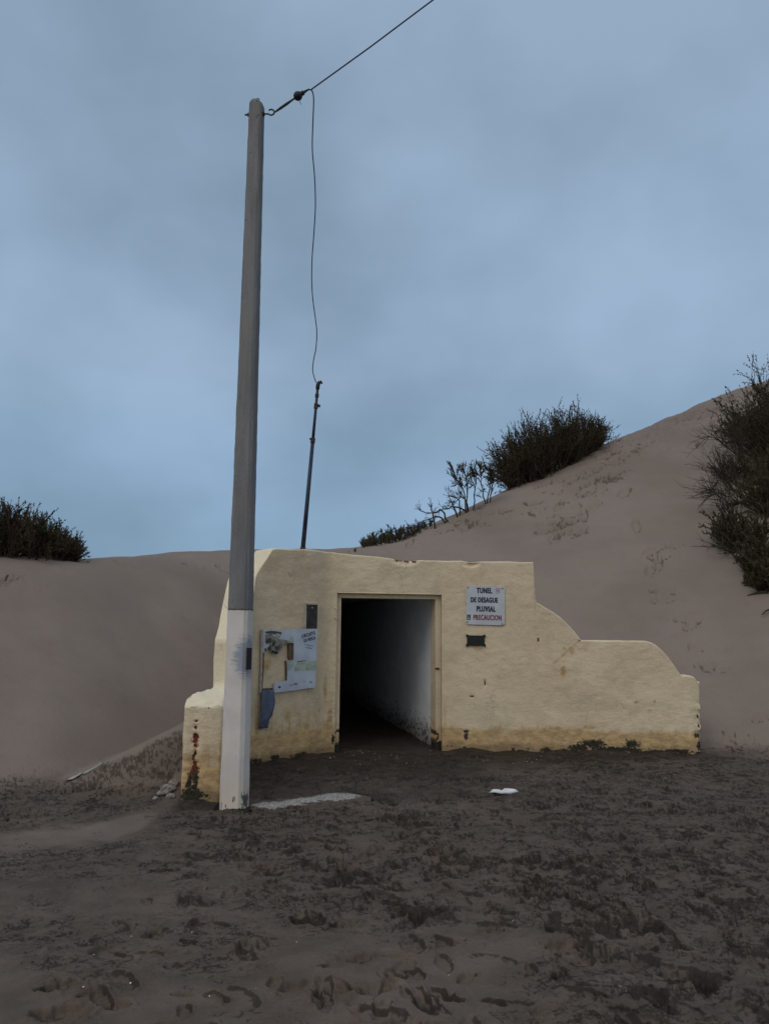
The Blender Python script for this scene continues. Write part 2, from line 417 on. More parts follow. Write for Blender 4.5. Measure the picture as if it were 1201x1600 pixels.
# ------------------------------------------------------------------ terrain
SKY = [(-300, 850), (-120, 852), (0, 857), (60, 861), (130, 866), (250, 864), (355, 861), (400, 859), (520, 855), (560, 850), (600, 844), (640, 836), (700, 808), (760, 777),
       (800, 757), (880, 726), (950, 692), (1000, 668), (1050, 645), (1100, 622), (1150, 602), (1201, 590), (1300, 575), (1500, 560)]
FOOT = [(-300, 7.7), (0, 8.0), (90, 8.15), (170, 8.6), (290, 9.5), (400, 10.6), (600, 10.9), (800, 10.8), (1000, 10.7), (1100, 11.0), (1200, 10.9), (1500, 11.5)]
_az = []; _te = []
for x, y in SKY:
    d = ray(x, y); _az.append(math.atan2(d[0], d[1])); _te.append(d[2] / math.hypot(d[0], d[1]))
_fa = [math.atan2(*ray(x, 1000)[:2]) for x, _ in FOOT]; _fd = [d for _, d in FOOT]
_az = [-math.pi, -1.7, -1.2, -.85] + _az + [1.0, 1.35, 1.7, math.pi]; _te = [.01, .02, .05, .10] + _te + [.25, .12, .02, .01]
_fa = [-math.pi, -1.7, -1.2, -.85] + _fa + [1.0, 1.35, 1.7, math.pi]; _fd = [200, 70, 18, 9.5] + _fd + [13.5, 22, 70, 200]
AZT = np.linspace(-math.pi, math.pi, 8001)
def sm1(a, w):
    k = np.hanning(w); k /= k.sum(); return np.convolve(np.pad(a, w // 2, mode='edge'), k, 'valid')
TE = sm1(np.interp(AZT, _az, _te), 25); D0T = sm1(np.interp(AZT, _fa, _fd), 101)
SLOPE = .60
D1T = (SLOPE * D0T + EYE) / np.maximum(SLOPE - TE, .2); HCT = EYE + TE * D1T
def dune(az, r, D0, D1, HC):
    k2 = .05 + .028 * HC
    return smin(softplus(SLOPE * (r - D0), .10), HC - .05 * (r - D1), k2 * 3)
_rr = np.linspace(.5, 3.2, 260)
for it in range(5):
    rs = D1T[:, None] * _rr[None]
    got = ((dune(0, rs, D0T[:, None], D1T[:, None], HCT[:, None]) - EYE) / rs).max(1)
    HCT = HCT + (TE - got) * D1T
def near_front(x, y):
    """s, signed distance behind the front line (positive = behind)"""
    best = np.full(x.shape, 1e9); S = np.zeros(x.shape); D = np.zeros(x.shape)
    for i in range(4):
        a, b = PTS[i], PTS[i + 1]; L = np.linalg.norm(b - a); t = (b - a) / L; n = np.array([t[1], -t[0]])
        q = (x - a[0]) * t[0] + (y - a[1]) * t[1]; qc = np.clip(q, 0, L)
        dx = x - (a[0] + t[0] * qc); dy = y - (a[1] + t[1] * qc); dd = np.hypot(dx, dy)
        sg = np.sign(-(dx * n[0] + dy * n[1])); sel = dd < best
        best = np.where(sel, dd, best); S = np.where(sel, SEG[i] + qc, S); D = np.where(sel, sg * dd, D)
    return S, D
MS = [0, .25, .6, 1.2, 1.8, 2.2, 2.9, SA, SC, SC + .7, SC + 1.15, SC + 1.5, SC + 1.9, SC + 2.4, SC + 2.9, SB]
MZ = [0, .10, .36, .55, .75, 1.3, 2.0, 2.30, 2.30, 2.28, 1.75, 1.20, .85, .50, .22, .02]
TDIR = np.array([-(PC - PA)[1], (PC - PA)[0]]) / np.linalg.norm(PC - PA)         # into the tunnel
TMID = (PA + PC) / 2 + (PC - PA) / np.linalg.norm(PC - PA) * 0.02
MXX = [-4.2, -3.3, -2.8, -2.35, -1.95, -1.6, -1.3, -.9, .8, 1.47, 1.92, 2.27, 2.67, 3.17, 3.67, 3.95]
MXZ = [0, .05, .20, .42, .68, 1.35, 2.05, 2.30, 2.30, 2.28, 1.75, 1.20, .85, .50, .22, .0]
def base_height(x, y):
    x = np.asarray(x, float); y = np.asarray(y, float)
    az = np.arctan2(x, y); r = np.hypot(x, y)
    g = lambda T: np.interp(az, AZT, T)
    h = dune(az, r, g(D0T), g(D1T), g(HCT))
    s, d = near_front(x, y)
    mx = np.interp(x, MXX, MXZ)
    fall = np.exp(-(np.clip(y - 12.4, 0, None) / 1.6) ** 2)
    left = .62 * sstep(7.15, 7.95, y + .10 * (x + 1.9)) + 2.0 * sstep(8.5, 9.7, y)
    mx = np.where(x < -1.0, smin(mx, left + 4 * sstep(-1.45, -1.0, x) * (y > 8.6), .08), mx) * sstep(7.05, 7.25, y)
    mound = mx * fall * sstep(.06, .26, d) * (d > 0)
    mound = np.where((x > 3.9), 0, mound)
    # tunnel buried under the dune
    u = (x - TMID[0]) * TDIR[0] + (y - TMID[1]) * TDIR[1]; w = (x - TMID[0]) * -TDIR[1] + (y - TMID[1]) * TDIR[0]
    tun = 2.32 * np.exp(-(np.clip(np.abs(w) - .95, 0, None) / .5) ** 2) * sstep(.3, .5, u) * (1 - sstep(13.5, 16, u))
    h = smax(h, mound, .04) - .04 * np.log(2) * np.exp(-np.abs(h - mound) / .04) if True else h
    h = np.maximum(h, tun)
    h = h + .05 * np.exp(-(((x - .2) / 1.4) ** 2 + ((y - 5.7) / .5) ** 2)) - .06 * np.exp(-(((x + 1.5) / .35) ** 2 + ((y - 7.08) / .16) ** 2)) * (d < .05)
    # small drifts against the pole foot and the walls
    h = h + .025 * np.exp(-(((x + 1.285) ** 2 + (y - 7.0) ** 2) / .20 ** 2)) + np.where((d < 0) & (s > .1), .030 * np.exp(d / .09) * (1 + 1.3 * perlin(x * 3.1, y * 3.1, 55)), 0)
    return h - .045
def hit(px, py, r0=2.0, r1=60):
    d = ray(px, py); hd = math.hypot(d[0], d[1]); rs = np.arange(r0, r1, .02)
    X = d[0] / hd * rs; Y = d[1] / hd * rs; Z = EYE + d[2] / hd * rs
    b = np.nonzero(base_height(X, Y) > Z)[0]
    if len(b) == 0:
        k = int(np.argmin(Z - base_height(X, Y)))
    else: k = int(b[0])
    return np.array([X[k], Y[k], float(base_height(X[k:k + 1], Y[k:k + 1])[0])])

def build_sand():
    A1 = math.radians(30.5)
    az_in = np.linspace(-A1, A1, 860)
    side = A1 + (math.pi - A1) * (np.linspace(0, 1, 44)[1:] ** 1.5)
    az = np.concatenate([-side[::-1], az_in, side])
    r = np.concatenate([[.2, .7, 1.2, 1.7, 2.1, 2.4, 2.6], 1 / np.linspace(1 / 2.8, 1 / 9.0, 560), np.linspace(9.03, 11.2, 110), np.geomspace(11.25, 34, 230), np.geomspace(36, 900, 26)])
    R, AZ = np.meshgrid(r, az, indexing='ij')
    X = R * np.sin(AZ); Y = R * np.cos(AZ)
    Z = base_height(X, Y)
    s, d = near_front(X, Y)
    flat = np.exp(-np.clip(Z + .03, 0, None) / .10)                       # 1 on the beach, 0 on the dune
    # where people have walked: everything but the lower left and a smooth apron
    lowleft = sstep(.9, -.9, X + .25 * (Y - 3.5)) * sstep(5.6, 4.0, Y)
    mid = np.exp(-(((X - .05) / .9) ** 2 + ((Y - 3.6) / .7) ** 2))
    nz = fbm(X * .8, Y * .8, 4, 3)
    stir = np.clip(.88 + .8 * nz - .66 * lowleft - .55 * mid, 0.0, 1.2) * flat
    stir *= 1 - .45 * sstep(8.2, 9.6, Y) * sstep(3, 0, np.abs(X))
    def wline(px):
        q = np.array(sorted([tuple(hit(*p_)[:2]) for p_ in px])); return np.interp(X, q[:, 0], q[:, 1])
    lA = wline([(278, 1142), (205, 1175), (130, 1207), (60, 1213), (0, 1214), (-60, 1214)]); lB = wline([(268, 1238), (235, 1262), (150, 1285), (60, 1292), (0, 1300), (-60, 1305)])
    lC = wline([(285, 1262), (250, 1292), (200, 1312), (120, 1330), (0, 1345), (-60, 1350)])
    lf = sstep(-1.75, -1.9, X); wv = .06 * fbm(X * 3, Y * 3, 3, 44)
    bank = lf * sstep(-.06, .10, lA + wv - Y) * sstep(-.12, .25, Y - lB + wv)
    apronsm = lf * sstep(-.25, .25, lB - Y - wv * 2) * sstep(-.22, .35, Y - lC + wv * 3) * sstep(-3.5, -2.6, X)
    stir *= 1 - .72 * apronsm
    stir = np.maximum(stir, bank * .8)
    wx = X + .05 * fbm(X * 4, Y * 4, 2, 9); wy = Y + .05 * fbm(X * 4, Y * 4, 2, 14)
    ra0, rb0 = wx * .9 + wy * .43, -wx * .43 + wy * .9
    det = .020 * fbm(X * 1.6, Y * 1.6, 3, 1) * flat + (.10 * fbm(X * .30, Y * .30, 3, 5) + .018 * fbm(X * 1.1 + Y * .5, Y * 1.6, 3, 6)) * (1 - flat) * sstep(0, 1, Z)
    det += stir * (.009 * fbm(ra0 * 4, rb0 * 6, 3, 21) + .004 * fbm(wx * 14, wy * 16, 2, 22))
    # scuffed patches of crumbly wet clods
    sc0 = fbm(ra0 * 1.9, rb0 * 3.6, 4, 70, .6); m0 = sstep(-.08, .20, sc0) * np.clip(stir, 0, 1)
    sc1 = fbm(ra0 * 4.5, rb0 * 9.0, 4, 75, .6); m1 = sstep(.04, .24, sc1) * np.clip(stir + .12, 0, 1)
    mm = np.clip(m0 * .8 + m1 * .9, 0, 1)
    ra, rb2 = wx * .95 + wy * .31, -wx * .31 + wy * .95
    c1 = np.abs(fbm(ra * 13, rb2 * 17, 2, 33)); c2 = np.abs(perlin(wx * 34 + wy * 9, wy * 40 - wx * 12, 41)); c3 = perlin(X * 70, Y * 75, 47)
    hol = fbm(ra * 3.3, rb2 * 4.6, 3, 91); det += np.clip(stir, 0, 1) * (.020 * np.abs(hol) - .018 * sstep(.1, .5, hol))
    det += mm * (.011 * (c1 - .22) + .007 * (c2 - .2) + .003 * c3)
    vall = sstep(.14, .03, c1) + .8 * sstep(.12, .02, c2)
    # small scarps where a crust has broken
    edge = np.clip(1 - np.abs(sc1 - .21) / .045, 0, 1); step_ = sstep(.19, .23, sc1)
    det -= .008 * step_ * np.clip(stir, 0, 1)
    edge2 = np.clip(1 - np.abs(sc0 - .14) / .03, 0, 1); det -= .007 * sstep(.12, .16, sc0) * np.clip(stir, 0, 1)
    var = sstep(-.3, .35, fbm(X * 1.7, Y * 1.7, 3, 77))
    damp_shade = np.clip(mm * (.20 + .95 * vall) * (.5 + .6 * var) + (.75 * edge + .6 * edge2) * np.clip(stir + .1, 0, 1) * sstep(-.15, .25, perlin(wx * 9, wy * 11, 88) + .1) * (.3 + .7 * var), 0, 1)  # dark valleys and scarp edges: relief shade painted in with the damp
    det += .0012 * fbm(X * 30, Y * 30, 2, 60) * sstep(12, 9, R)
    # footprints
    rs = np.random.RandomState(5)
    def dent(cx, cy, a, b, ang, depth, dark):
        rr = math.hypot(cx, cy); aa = math.atan2(cx, cy); ext = 2.0 * a
        i0, i1 = np.searchsorted(r, [rr - ext, rr + ext]); j0, j1 = np.searchsorted(az, [aa - ext / rr, aa + ext / rr])
        if i1 <= i0 or j1 <= j0: return
        sl = (slice(i0, i1), slice(j0, j1))
        dx = X[sl] - cx; dy = Y[sl] - cy; ca, sa = math.cos(ang), math.sin(ang)
        u = (dx * ca + dy * sa) / a; v = (-dx * sa + dy * ca) / b
        e = np.sqrt(u * u + v * v) + .22 * perlin(X[sl] * 14, Y[sl] * 14, 8) + .15 * perlin(X[sl] * 35, Y[sl] * 35, 9)
        det[sl] += -depth * sstep(1.0, .72, e) * (1 - .3 * u) * (1 + .15 * perlin(X[sl] * 30, Y[sl] * 34, 19)) + .40 * depth * np.exp(-((e - 1.16) / .16) ** 2) * (1 + .6 * perlin(X[sl] * 22, Y[sl] * 26, 18))
        damp_shade[sl] = np.clip(damp_shade[sl] + dark * np.exp(-((e - .92) / .13) ** 2) * sstep(.5, -.3, v + .3 * u) + .22 * dark * sstep(1, .6, e), 0, 1.0)  # footprint hollows and rims: shade and damp painted darker together
    n = 0
    while n < 1300:
        cx = rs.uniform(-5.5, 6.5); cy = 1 / rs.uniform(1 / 2.9, 1 / 10.2) if rs.rand() < .6 else rs.uniform(2.9, 10.4)
        if abs(cx) > .54 * cy + .3: continue
        sS, dD = near_front(np.array([cx]), np.array([cy]))
        if dD[0] > -.2 and cx < 4.2: continue
        ll = float(sstep(.9, -.9, cx + .25 * (cy - 3.5)) * sstep(5.6, 4.0, cy))
        if rs.rand() < .72 * ll: n += 1; continue
        if cx < -1.8 and cy > 6.2 and rs.rand() < .8: n += 1; continue
        a = rs.uniform(.05, .12); dent(cx, cy, a, a * rs.uniform(.36, .6), rs.uniform(0, 3.14), rs.uniform(.008, .024), rs.uniform(.3, .9)); n += 1
    for px, py, a, dp in [(690, 1335, .13, .055), (530, 1360, .10, .035), (640, 1300, .2, .03), (480, 1325, .1, .03), (830, 1345, .1, .03), (100, 1582, .12, .03), (95, 1545, .1, .025),
                          (880, 1480, .13, .035), (930, 1490, .13, .03), (620, 1280, .13, .03), (1110, 1270, .12, .03), (180, 1570, .07, .02)]:
        p = hit(px, py); dent(p[0], p[1], a, a * .6, .3, dp, .8)
    dn = [(1020, 868), (1028, 880), (1015, 892), (1022, 862), (1030, 874), (1040, 925), (1038, 938), (1080, 975), (1074, 968), (1086, 1010), (1112, 1042), (993, 824), (1050, 858), (960, 750),
          (940, 756), (885, 810), (870, 822), (850, 828), (900, 790), (855, 815), (910, 770), (888, 750), (865, 765), (940, 745), (966, 722), (985, 716), (1000, 712), (700, 828), (715, 815), (730, 822), (690, 832),
          (760, 800), (745, 795), (840, 795), (1010, 690), (1040, 668), (1060, 655), (1000, 660), (970, 700), (950, 715), (640, 850), (1085, 650), (1110, 640), (600, 790), (1120, 660), (1105, 690), (1098, 700),
          (230, 870), (300, 884), (190, 882), (350, 890), (880, 830), (925, 740), (935, 765), (800, 800), (1190, 1120), (12, 905), (1107, 1035)]
    for i, (px, py) in enumerate(dn):
        p = hit(px, py); k = max(1.0, math.hypot(p[0], p[1]) / 13)
        for q in range(3 if 690 < px < 990 and py < 840 else 1):
            ox, oy = rs.normal(0, .22, 2) * k if q else (0, 0)
            dent(p[0] + ox, p[1] + oy, rs.uniform(.12, .26) * k, rs.uniform(.06, .10) * k, rs.normal(.25, .5), .028 * k, .6)
    # trampled sand along the high crest on the right
    ca = g = None
    D1 = np.interp(AZ, AZT, D1T)
    crest = np.exp(-((R - D1 * 1.0) / (.12 * D1)) ** 2) * sstep(.12, .32, AZ) * (1 - flat)
    crest = np.maximum(crest, np.exp(-((R - D1 * .97) / (.05 * D1)) ** 2) * sstep(-.36, -.46, AZ) * .5)
    qq = fbm(X * 1.1, Y * 2.0, 4, 120, .6)
    det += -crest * .06 * sstep(.12, .2, qq) + crest * .03 * fbm(X * 3, Y * 3, 3, 130)
    damp_shade = np.clip(damp_shade + crest * .5 * np.clip(1 - np.abs(qq - .16) / .06, 0, 1), 0, 1)
    close = np.where(d > -.02, 0, 1.0)
    near = sstep(0, .35, -d)
    Z = Z + det * np.where(d < 0, .35 + .65 * near, sstep(-.02, .6, d))
    # moisture
    edge_n = fbm(X * .7, Y * .7, 3, 200)
    wet = flat * (1.0 + .3 * edge_n)
    wet = wet * (1 - .52 * apronsm)
    wallwet = np.exp(-np.clip(-d, 0, None) / (.30 + .9 * sstep(2.0, 0, np.abs(X - .1)))) * (d < .02) * (s > .1)
    wet = wet + .9 * wallwet + .45 * sstep(8.0, 9.8, Y) * sstep(3.6, 1.0, np.abs(X - .2)) * flat
    wet = wet + .8 * np.exp(-(((X + 1.55) / .5) ** 2 + ((Y - 7.1) / .28) ** 2))
    wet = np.maximum(wet, bank * (.34 + .4 * edge_n))
    # a pale dry strip along the foot of the dunes on the right
    pale = np.exp(-((R - np.interp(AZ, AZT, D0T) - .15) / .3) ** 2) * sstep(3.9, 4.3, X) + .8 * np.exp(-(((X - 4.6) / .5) ** 2 + ((Y - 9.8 + .25 * (X - 4.2)) / .10) ** 2))
    pale = pale + .55 * sstep(.1, .4, fbm(X * .9, Y * 1.1, 3, 210)) * flat * sstep(8.5, 7, Y) * .8
    ni, nj = R.shape
    idx = np.arange(ni * nj).reshape(ni, nj)
    F = np.stack([idx[:-1, :-1], idx[:-1, 1:], idx[1:, 1:], idx[1:, :-1]], -1)
    # opening of the tunnel: no sand sheet inside the doorway
    u = (X - TMID[0]) * TDIR[0] + (Y - TMID[1]) * TDIR[1]; w = (X - TMID[0]) * -TDIR[1] + (Y - TMID[1]) * TDIR[0]
    inside = (u > -.01) & (u < .42) & (np.abs(w) < .70)
    keep = ~(inside[:-1, :-1] | inside[1:, 1:] | inside[:-1, 1:] | inside[1:, :-1])
    F = F[keep][:, ::-1]
    V = np.stack([X, Y, Z], -1).reshape(-1, 3)
    me = from_arrays('sand_ground', V, np.ascontiguousarray(F), {'wet': wet, 'stir': np.clip(stir + crest * .5, 0, 1.2), 'damp_shade': damp_shade, 'pale': np.clip(pale, 0, 1)})
    o = link('ground', me, M['sand']); o['kind'] = 'structure'
    # close the hole under the camera
    # tunnel floor: wet trodden sand running into the dark
    us = np.concatenate([np.linspace(-.10, 3, 130), np.linspace(3.05, 14.08, 80)]); ws = np.linspace(-.78, .78, 60)
    U, Wd = np.meshgrid(us, ws, indexing='ij')
    X2 = TMID[0] + TDIR[0] * U - TDIR[1] * Wd * -1 * -1; Y2 = TMID[1] + TDIR[1] * U + TDIR[0] * Wd * 1
    X2 = TMID[0] + TDIR[0] * U + (PC - PA)[0] / np.linalg.norm(PC - PA) * Wd; Y2 = TMID[1] + TDIR[1] * U + (PC - PA)[1] / np.linalg.norm(PC - PA) * Wd
    Z2 = -.035 + .012 * fbm(X2 * 3, Y2 * 3, 3, 4) + .006 * fbm(X2 * 12, Y2 * 12, 3, 6) - .01 * (U < 0) + .03 * sstep(.5, .78, np.abs(Wd)) * sstep(.2, 1, U)
    i2 = np.arange(U.size).reshape(U.shape)
    F2 = np.stack([i2[:-1, :-1], i2[1:, :-1], i2[1:, 1:], i2[:-1, 1:]], -1).reshape(-1, 4)[:, ::-1]
    me = from_arrays('tunnel_floor', np.stack([X2, Y2, Z2], -1).reshape(-1, 3), np.ascontiguousarray(F2),
                     {'wet': np.full(U.size, 1.5), 'stir': np.full(U.size, .5), 'damp_shade': np.full(U.size, .15), 'pale': np.zeros(U.size)})
    o = link('tunnel_floor', me, M['sand']); o['kind'] = 'structure'
build_sand()

# ------------------------------------------------------------------ portal walls
HS = [(0, .81), (.03, .845), (.08, .87), (.16, .885), (1.24, .885), (1.262, 1.37), (1.45, 1.57), (1.62, 1.78), (1.74, 1.985), (S1 - .02, 2.095), (S1 + .235, 2.452), (S1 + .30, 2.466), (S1 + .55, 2.475)]
for px, py, i in [(490, 858.5, 1), (520, 863, 2), (555, 867, 2), (590, 870, 2), (625, 873.5, 2), (660, 875, 2), (700, 876, 3), (760, 877, 3), (833.5, 878, 3)]:
    HS.append(seg_hit(px, py, i))
HS.append((HS[-1][0] + .012, seg_hit(834.5, 940, 3)[1]))
for px, py in [(842, 943), (850, 948), (859, 953), (867, 958.5), (876, 965), (883.5, 972), (891, 980), (897, 987), (903, 994.5), (907.5, 1000.5), (960, 1001), (1009, 1001.5), (1014, 1002.5), (1019, 1004.5), (1024, 1007.5), (1031, 1013), (1037, 1019), (1043, 1026), (1049, 1034),
               (1054, 1041.5), (1059, 1049), (1064, 1055.3), (1080, 1056), (1084, 1058), (1088, 1062.5), (1091, 1069)]:
    HS.append(seg_hit(px, py, 3))
HS.append((SB, HS[-1][1] - .01))
HSs = [a for a, _ in HS]; HSz = [b for _, b in HS]
DL = seg_hit(525.5, 1000, 2)[0]; DR = SC - .005; DZ = 1.965          # door opening in the facade

def portal_facade(parent):
    ss = np.unique(np.round(np.concatenate([np.arange(0, SB, .018), np.linspace(1.238, 1.265, 6), [DL, DR], np.array(HSs[-18:-16]), np.linspace(HSs[19] , HSs[20], 4)]), 4))
    ss = ss[(ss >= 0) & (ss <= SB)]
    # keep exact door edges
    for e in (DL, DR):
        k = np.argmin(np.abs(ss - e)); ss[k] = e
    P = np.stack([np.interp(ss, SEG, [p[0] for p in PTS]), np.interp(ss, SEG, [p[1] for p in PTS])], -1)
    # soften the plan corners by a few centimetres
    fs = np.arange(0, SB + .005, .005); FP = np.stack([np.interp(fs, SEG, [p[0] for p in PTS]), np.interp(fs, SEG, [p[1] for p in PTS])], -1)
    FPs = np.stack([sm1(FP[:, 0], 31), sm1(FP[:, 1], 31)], -1)
    FPs[:40] = FP[:40]; FPs[-40:] = FP[-40:]
    for k in (0, 1): P[:, k] = np.interp(ss, fs, FPs[:, k])
    hl = .42; a0 = int(np.argmin(np.abs(fs - (SA - hl)))); a1 = int(np.argmin(np.abs(fs - SA)))
    dl_ = (PA - W1) / np.linalg.norm(PA - W1); dr_ = (PC - PA) / np.linalg.norm(PC - PA)
    h_ = np.linspace(0, 1, a1 - a0 + 1)[:, None]
    HM = (2 * h_ ** 3 - 3 * h_ ** 2 + 1) * FP[a0] + (h_ ** 3 - 2 * h_ ** 2 + h_) * dl_ * hl + (-2 * h_ ** 3 + 3 * h_ ** 2) * FP[a1] + (h_ ** 3 - h_ ** 2) * dr_ * hl
    FP[a0:a1 + 1] = HM
    for k in (0, 1):
        q_ = np.interp(ss, fs, FP[:, k]); m_ = (ss > SA - hl) & (ss < SA + .03); P[m_, k] = q_[m_]
    wide = np.stack([sm1(FP[:, 0], 61), sm1(FP[:, 1], 61)], -1); wide[:40] = FP[:40]; wide[-40:] = FP[-40:]
    T = np.gradient(wide, axis=0); T /= np.linalg.norm(T, axis=1)[:, None]
    T = np.stack([np.interp(ss, fs, T[:, k]) for k in (0, 1)], -1); T /= np.linalg.norm(T, axis=1)[:, None]
    N = np.stack([T[:, 1], -T[:, 0]], -1)                                   # outward (front)
    TH = np.interp(ss, [0, S1, SA, SB], [.36, .35, .33, .30])
    H = np.interp(ss, HSs, HSz)
    B = P - N * TH[:, None]; C = P - N * (TH / 2)[:, None]
    # closed loop: front left->right, right end, back right->left, left end (rounded corners)
    def end(Pf, Pb, t, k, rad=.035, ra=None):
        ra = ra or rad
        """points round an end from Pf to Pb; t outward tangent"""
        w = Pb - Pf; L = np.linalg.norm(w); w = w / L; out = []
        out += [Pf + t * rad * math.sin(a) + w * ra * (1 - math.cos(a)) for a in np.linspace(.3, math.pi / 2, 4)]
        out += [Pf + t * rad + w * q for q in np.linspace(ra + .015, L - rad - .015, 14)]
        out += [Pb + t * rad * math.sin(a) - w * rad * (1 - math.cos(a)) for a in np.linspace(math.pi / 2, .3, 4)]
        return out
    eR = end(P[-1], B[-1], T[-1], 0); eL = end(B[0], P[0], -T[0], 0, .035, .085)
    loop = np.concatenate([P, eR, B[::-1], eL]); n = len(ss); nr = len(eR)
    cen = np.concatenate([C, np.repeat(C[-1:] + 0, nr, 0), C[::-1], np.repeat(C[:1], nr, 0)])
    # end points collapse towards the near end of the centre line
    SSl = np.concatenate([ss, np.full(nr, SB), ss[::-1], np.zeros(nr)])
    HH = np.concatenate([H, np.full(nr, H[-1]), H[::-1], np.full(nr, H[0])])
    nrm = np.roll(loop, -1, 0) - np.roll(loop, 1, 0); nrm /= np.maximum(np.linalg.norm(nrm, axis=1)[:, None], 1e-6); nrm = np.stack([nrm[:, 1], -nrm[:, 0]], -1)
    nrm[:n] = N; nrm[n + nr:2 * n + nr] = -N[::-1]
    L = len(loop); arc = np.concatenate([[0], np.cumsum(np.linalg.norm(np.diff(loop, axis=0), axis=1))])
    isfront = np.zeros(L, bool); isfront[:n] = True
    # rows
    n1, n2, n3 = 106, 34, 8
    zd = np.minimum(DZ, HH * .9)
    rows = [-.35 + (.35) * k / 5 for k in range(5)]
    Z = []; IN = []
    for z in rows: Z.append(np.full(L, z)); IN.append(np.zeros(L))
    for k in range(n1): Z.append(zd * k / n1); IN.append(np.zeros(L))
    rb = .022
    bev = np.where(SSl < 1.25, .034, rb)
    for k in range(n2): Z.append(zd + (HH - bev - zd) * k / n2); IN.append(np.zeros(L))
    for a in np.linspace(0, math.pi / 2, n3)[0:]:
        Z.append(HH - bev + bev * math.sin(a)); IN.append(bev * (1 - math.cos(a)))
    half = np.concatenate([TH, np.full(nr, TH[-1]), TH[::-1], np.full(nr, TH[0])]) / 2
    for f in np.linspace(.25, 1.0, 8):
        Z.append(HH + 0 * half); IN.append(bev + (half - bev) * f)
    Z = np.array(Z); IN = np.array(IN); nrow = len(Z)
    # inset towards the centre
    vec = cen[None] - loop[None]; vl = np.linalg.norm(vec, axis=2, keepdims=True)
    XY = loop[None] + vec * (IN[:, :, None] / np.maximum(vl, 1e-6))
    # at the ends the inset must finish on the centre point
    fin = np.clip(IN / half[None], 0, 1)[:, :, None]
    XY = np.where((fin > .99), cen[None], XY)
    A = np.broadcast_to(arc[None], Z.shape); S = np.broadcast_to(SSl[None], Z.shape)
    front = np.broadcast_to(isfront[None], Z.shape)
    # masks: list of (px, py, seg, radius s, radius z, strength)
    ochre = np.zeros(Z.shape); grime = np.zeros(Z.shape); chip = np.zeros(Z.shape); rust = np.zeros(Z.shape); dentm = np.zeros(Z.shape); litp = np.zeros(Z.shape)
    nz = fbm(A * 1.5, Z * 1.5, 4, 300); nf = fbm(A * 9, Z * 9, 3, 310)
    top = .26 + .05 * nz
    ochre = .95 * sstep(top + .05, top - .05, Z) * np.where(S > SC, 1, .75) + .45 * sstep(.75, .1, Z + .2 * nz) * (S < SA) + .22 * sstep(.95, .2, Z) * (S < SA)
    ochre = np.clip(ochre, 0, 1.05)
    ochre += .55 * np.exp(-((S - DL + .06) / .05) ** 2) * sstep(1.1, .2, Z) + .5 * np.exp(-((S - SC - .03) / .04) ** 2) * sstep(.9, .3, Z)
    ochre += .35 * sstep(.05, .25, perlin(A * 14, Z * 1.1, 320)) * sstep(1.0, 0.0, Z)                      # drips
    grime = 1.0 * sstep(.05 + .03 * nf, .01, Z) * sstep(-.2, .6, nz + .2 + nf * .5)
    def el(px, py, i, rs_, rz_):
        s0, z0 = seg_hit(px, py, i)
        return np.clip(1.25 - np.sqrt(((S - s0) / rs_) ** 2 + ((Z - z0) / rz_) ** 2), 0, 1.2) * (front | (IN > .001))
    for q in [(925, 1162, 3, .26, .085), (985, 1163, 3, .18, .085), (905, 1168, 3, .25, .07), (960, 1171, 3, .6, .06), (1060, 1174, 3, .3, .04), (1030, 1174, 3, .3, .025), (1093, 1166, 3, .05, .10), (1091, 1150, 3, .02, .08),
              (520, 1155, 2, .03, .10), (400, 1188, 1, .2, .03), (470, 1178, 1, .25, .02), (686, 1160, 2, .03, .09), (430, 1183, 1, .1, .05)]:
        grime = np.maximum(grime, el(*q))
    for q in [(728, 1151, 3, .035, .065), (728, 1143, 3, .05, .025), (1087, 1150, 3, .025, .04), (1090, 1120, 3, .02, .03), (1092, 1135, 3, .02, .03),
              (737, 1088, 3, .03, .015), (757, 1068, 3, .012, .035)]:
        chip = np.maximum(chip, el(*q))
    for q in [(737, 1088, 3, .05, .02), (757, 1064, 3, .018, .07), (735, 881, 3, .10, .05), (993, 1098, 3, .045, .04), (1022, 1096, 3, .03, .04), (1014, 1110, 3, .05, .02), (920, 1137, 3, .14, .035), (745, 1012, 3, .12, .04),
              (880, 1050, 3, .05, .12), (893, 1018, 3, .05, .05), (450, 1120, 1, .1, .12), (432, 1145, 1, .06, .08), (500, 1110, 1, .04, .04), (415, 1040, 1, .15, .1), (880, 1013, 3, .04, .03), (510, 1080, 1, .05, .3)]:
        ochre = np.maximum(ochre, .95 * el(*q))
    for q in [(622, 874, 2, .075, .05), (635, 876, 2, .05, .05), (647, 877, 2, .045, .045), (840, 999, 3, .028, .04), (1051, 1097, 3, .01, .01), (905, 1001, 3, .02, .015), (1034, 1126, 3, .008, .012)]:
        rust = np.maximum(rust, el(*q))
    # crack from the step of the curved top
    s0, z0 = seg_hit(905, 1001, 3); s1_, z1_ = seg_hit(866, 1035, 3)
    tt = np.clip(((S - s0) * (s1_ - s0) + (Z - z0) * (z1_ - z0)) / ((s1_ - s0) ** 2 + (z1_ - z0) ** 2), 0, 1)
    dd = np.hypot(S - (s0 + tt * (s1_ - s0)), Z - (z0 + tt * (z1_ - z0))) + .012 * np.abs(nf)
    ochre = np.maximum(ochre, np.clip(1 - dd / .03, 0, 1) * front)
    # left block: red brick showing down its worn corner (corner between the end face and the side)
    endL = (np.arange(L) >= 2 * n + nr)
    kk = np.arange(L) - (2 * n + nr)
    cornerd = np.minimum(np.abs(arc - arc[2 * n + nr + 4]), 9)
    cd = np.broadcast_to(cornerd[None], Z.shape)
    wob = .025 * fbm(Z * 6, Z * 0 + 3, 3, 330)
    worn = np.exp(-((cd + wob - .02) / .035) ** 2)
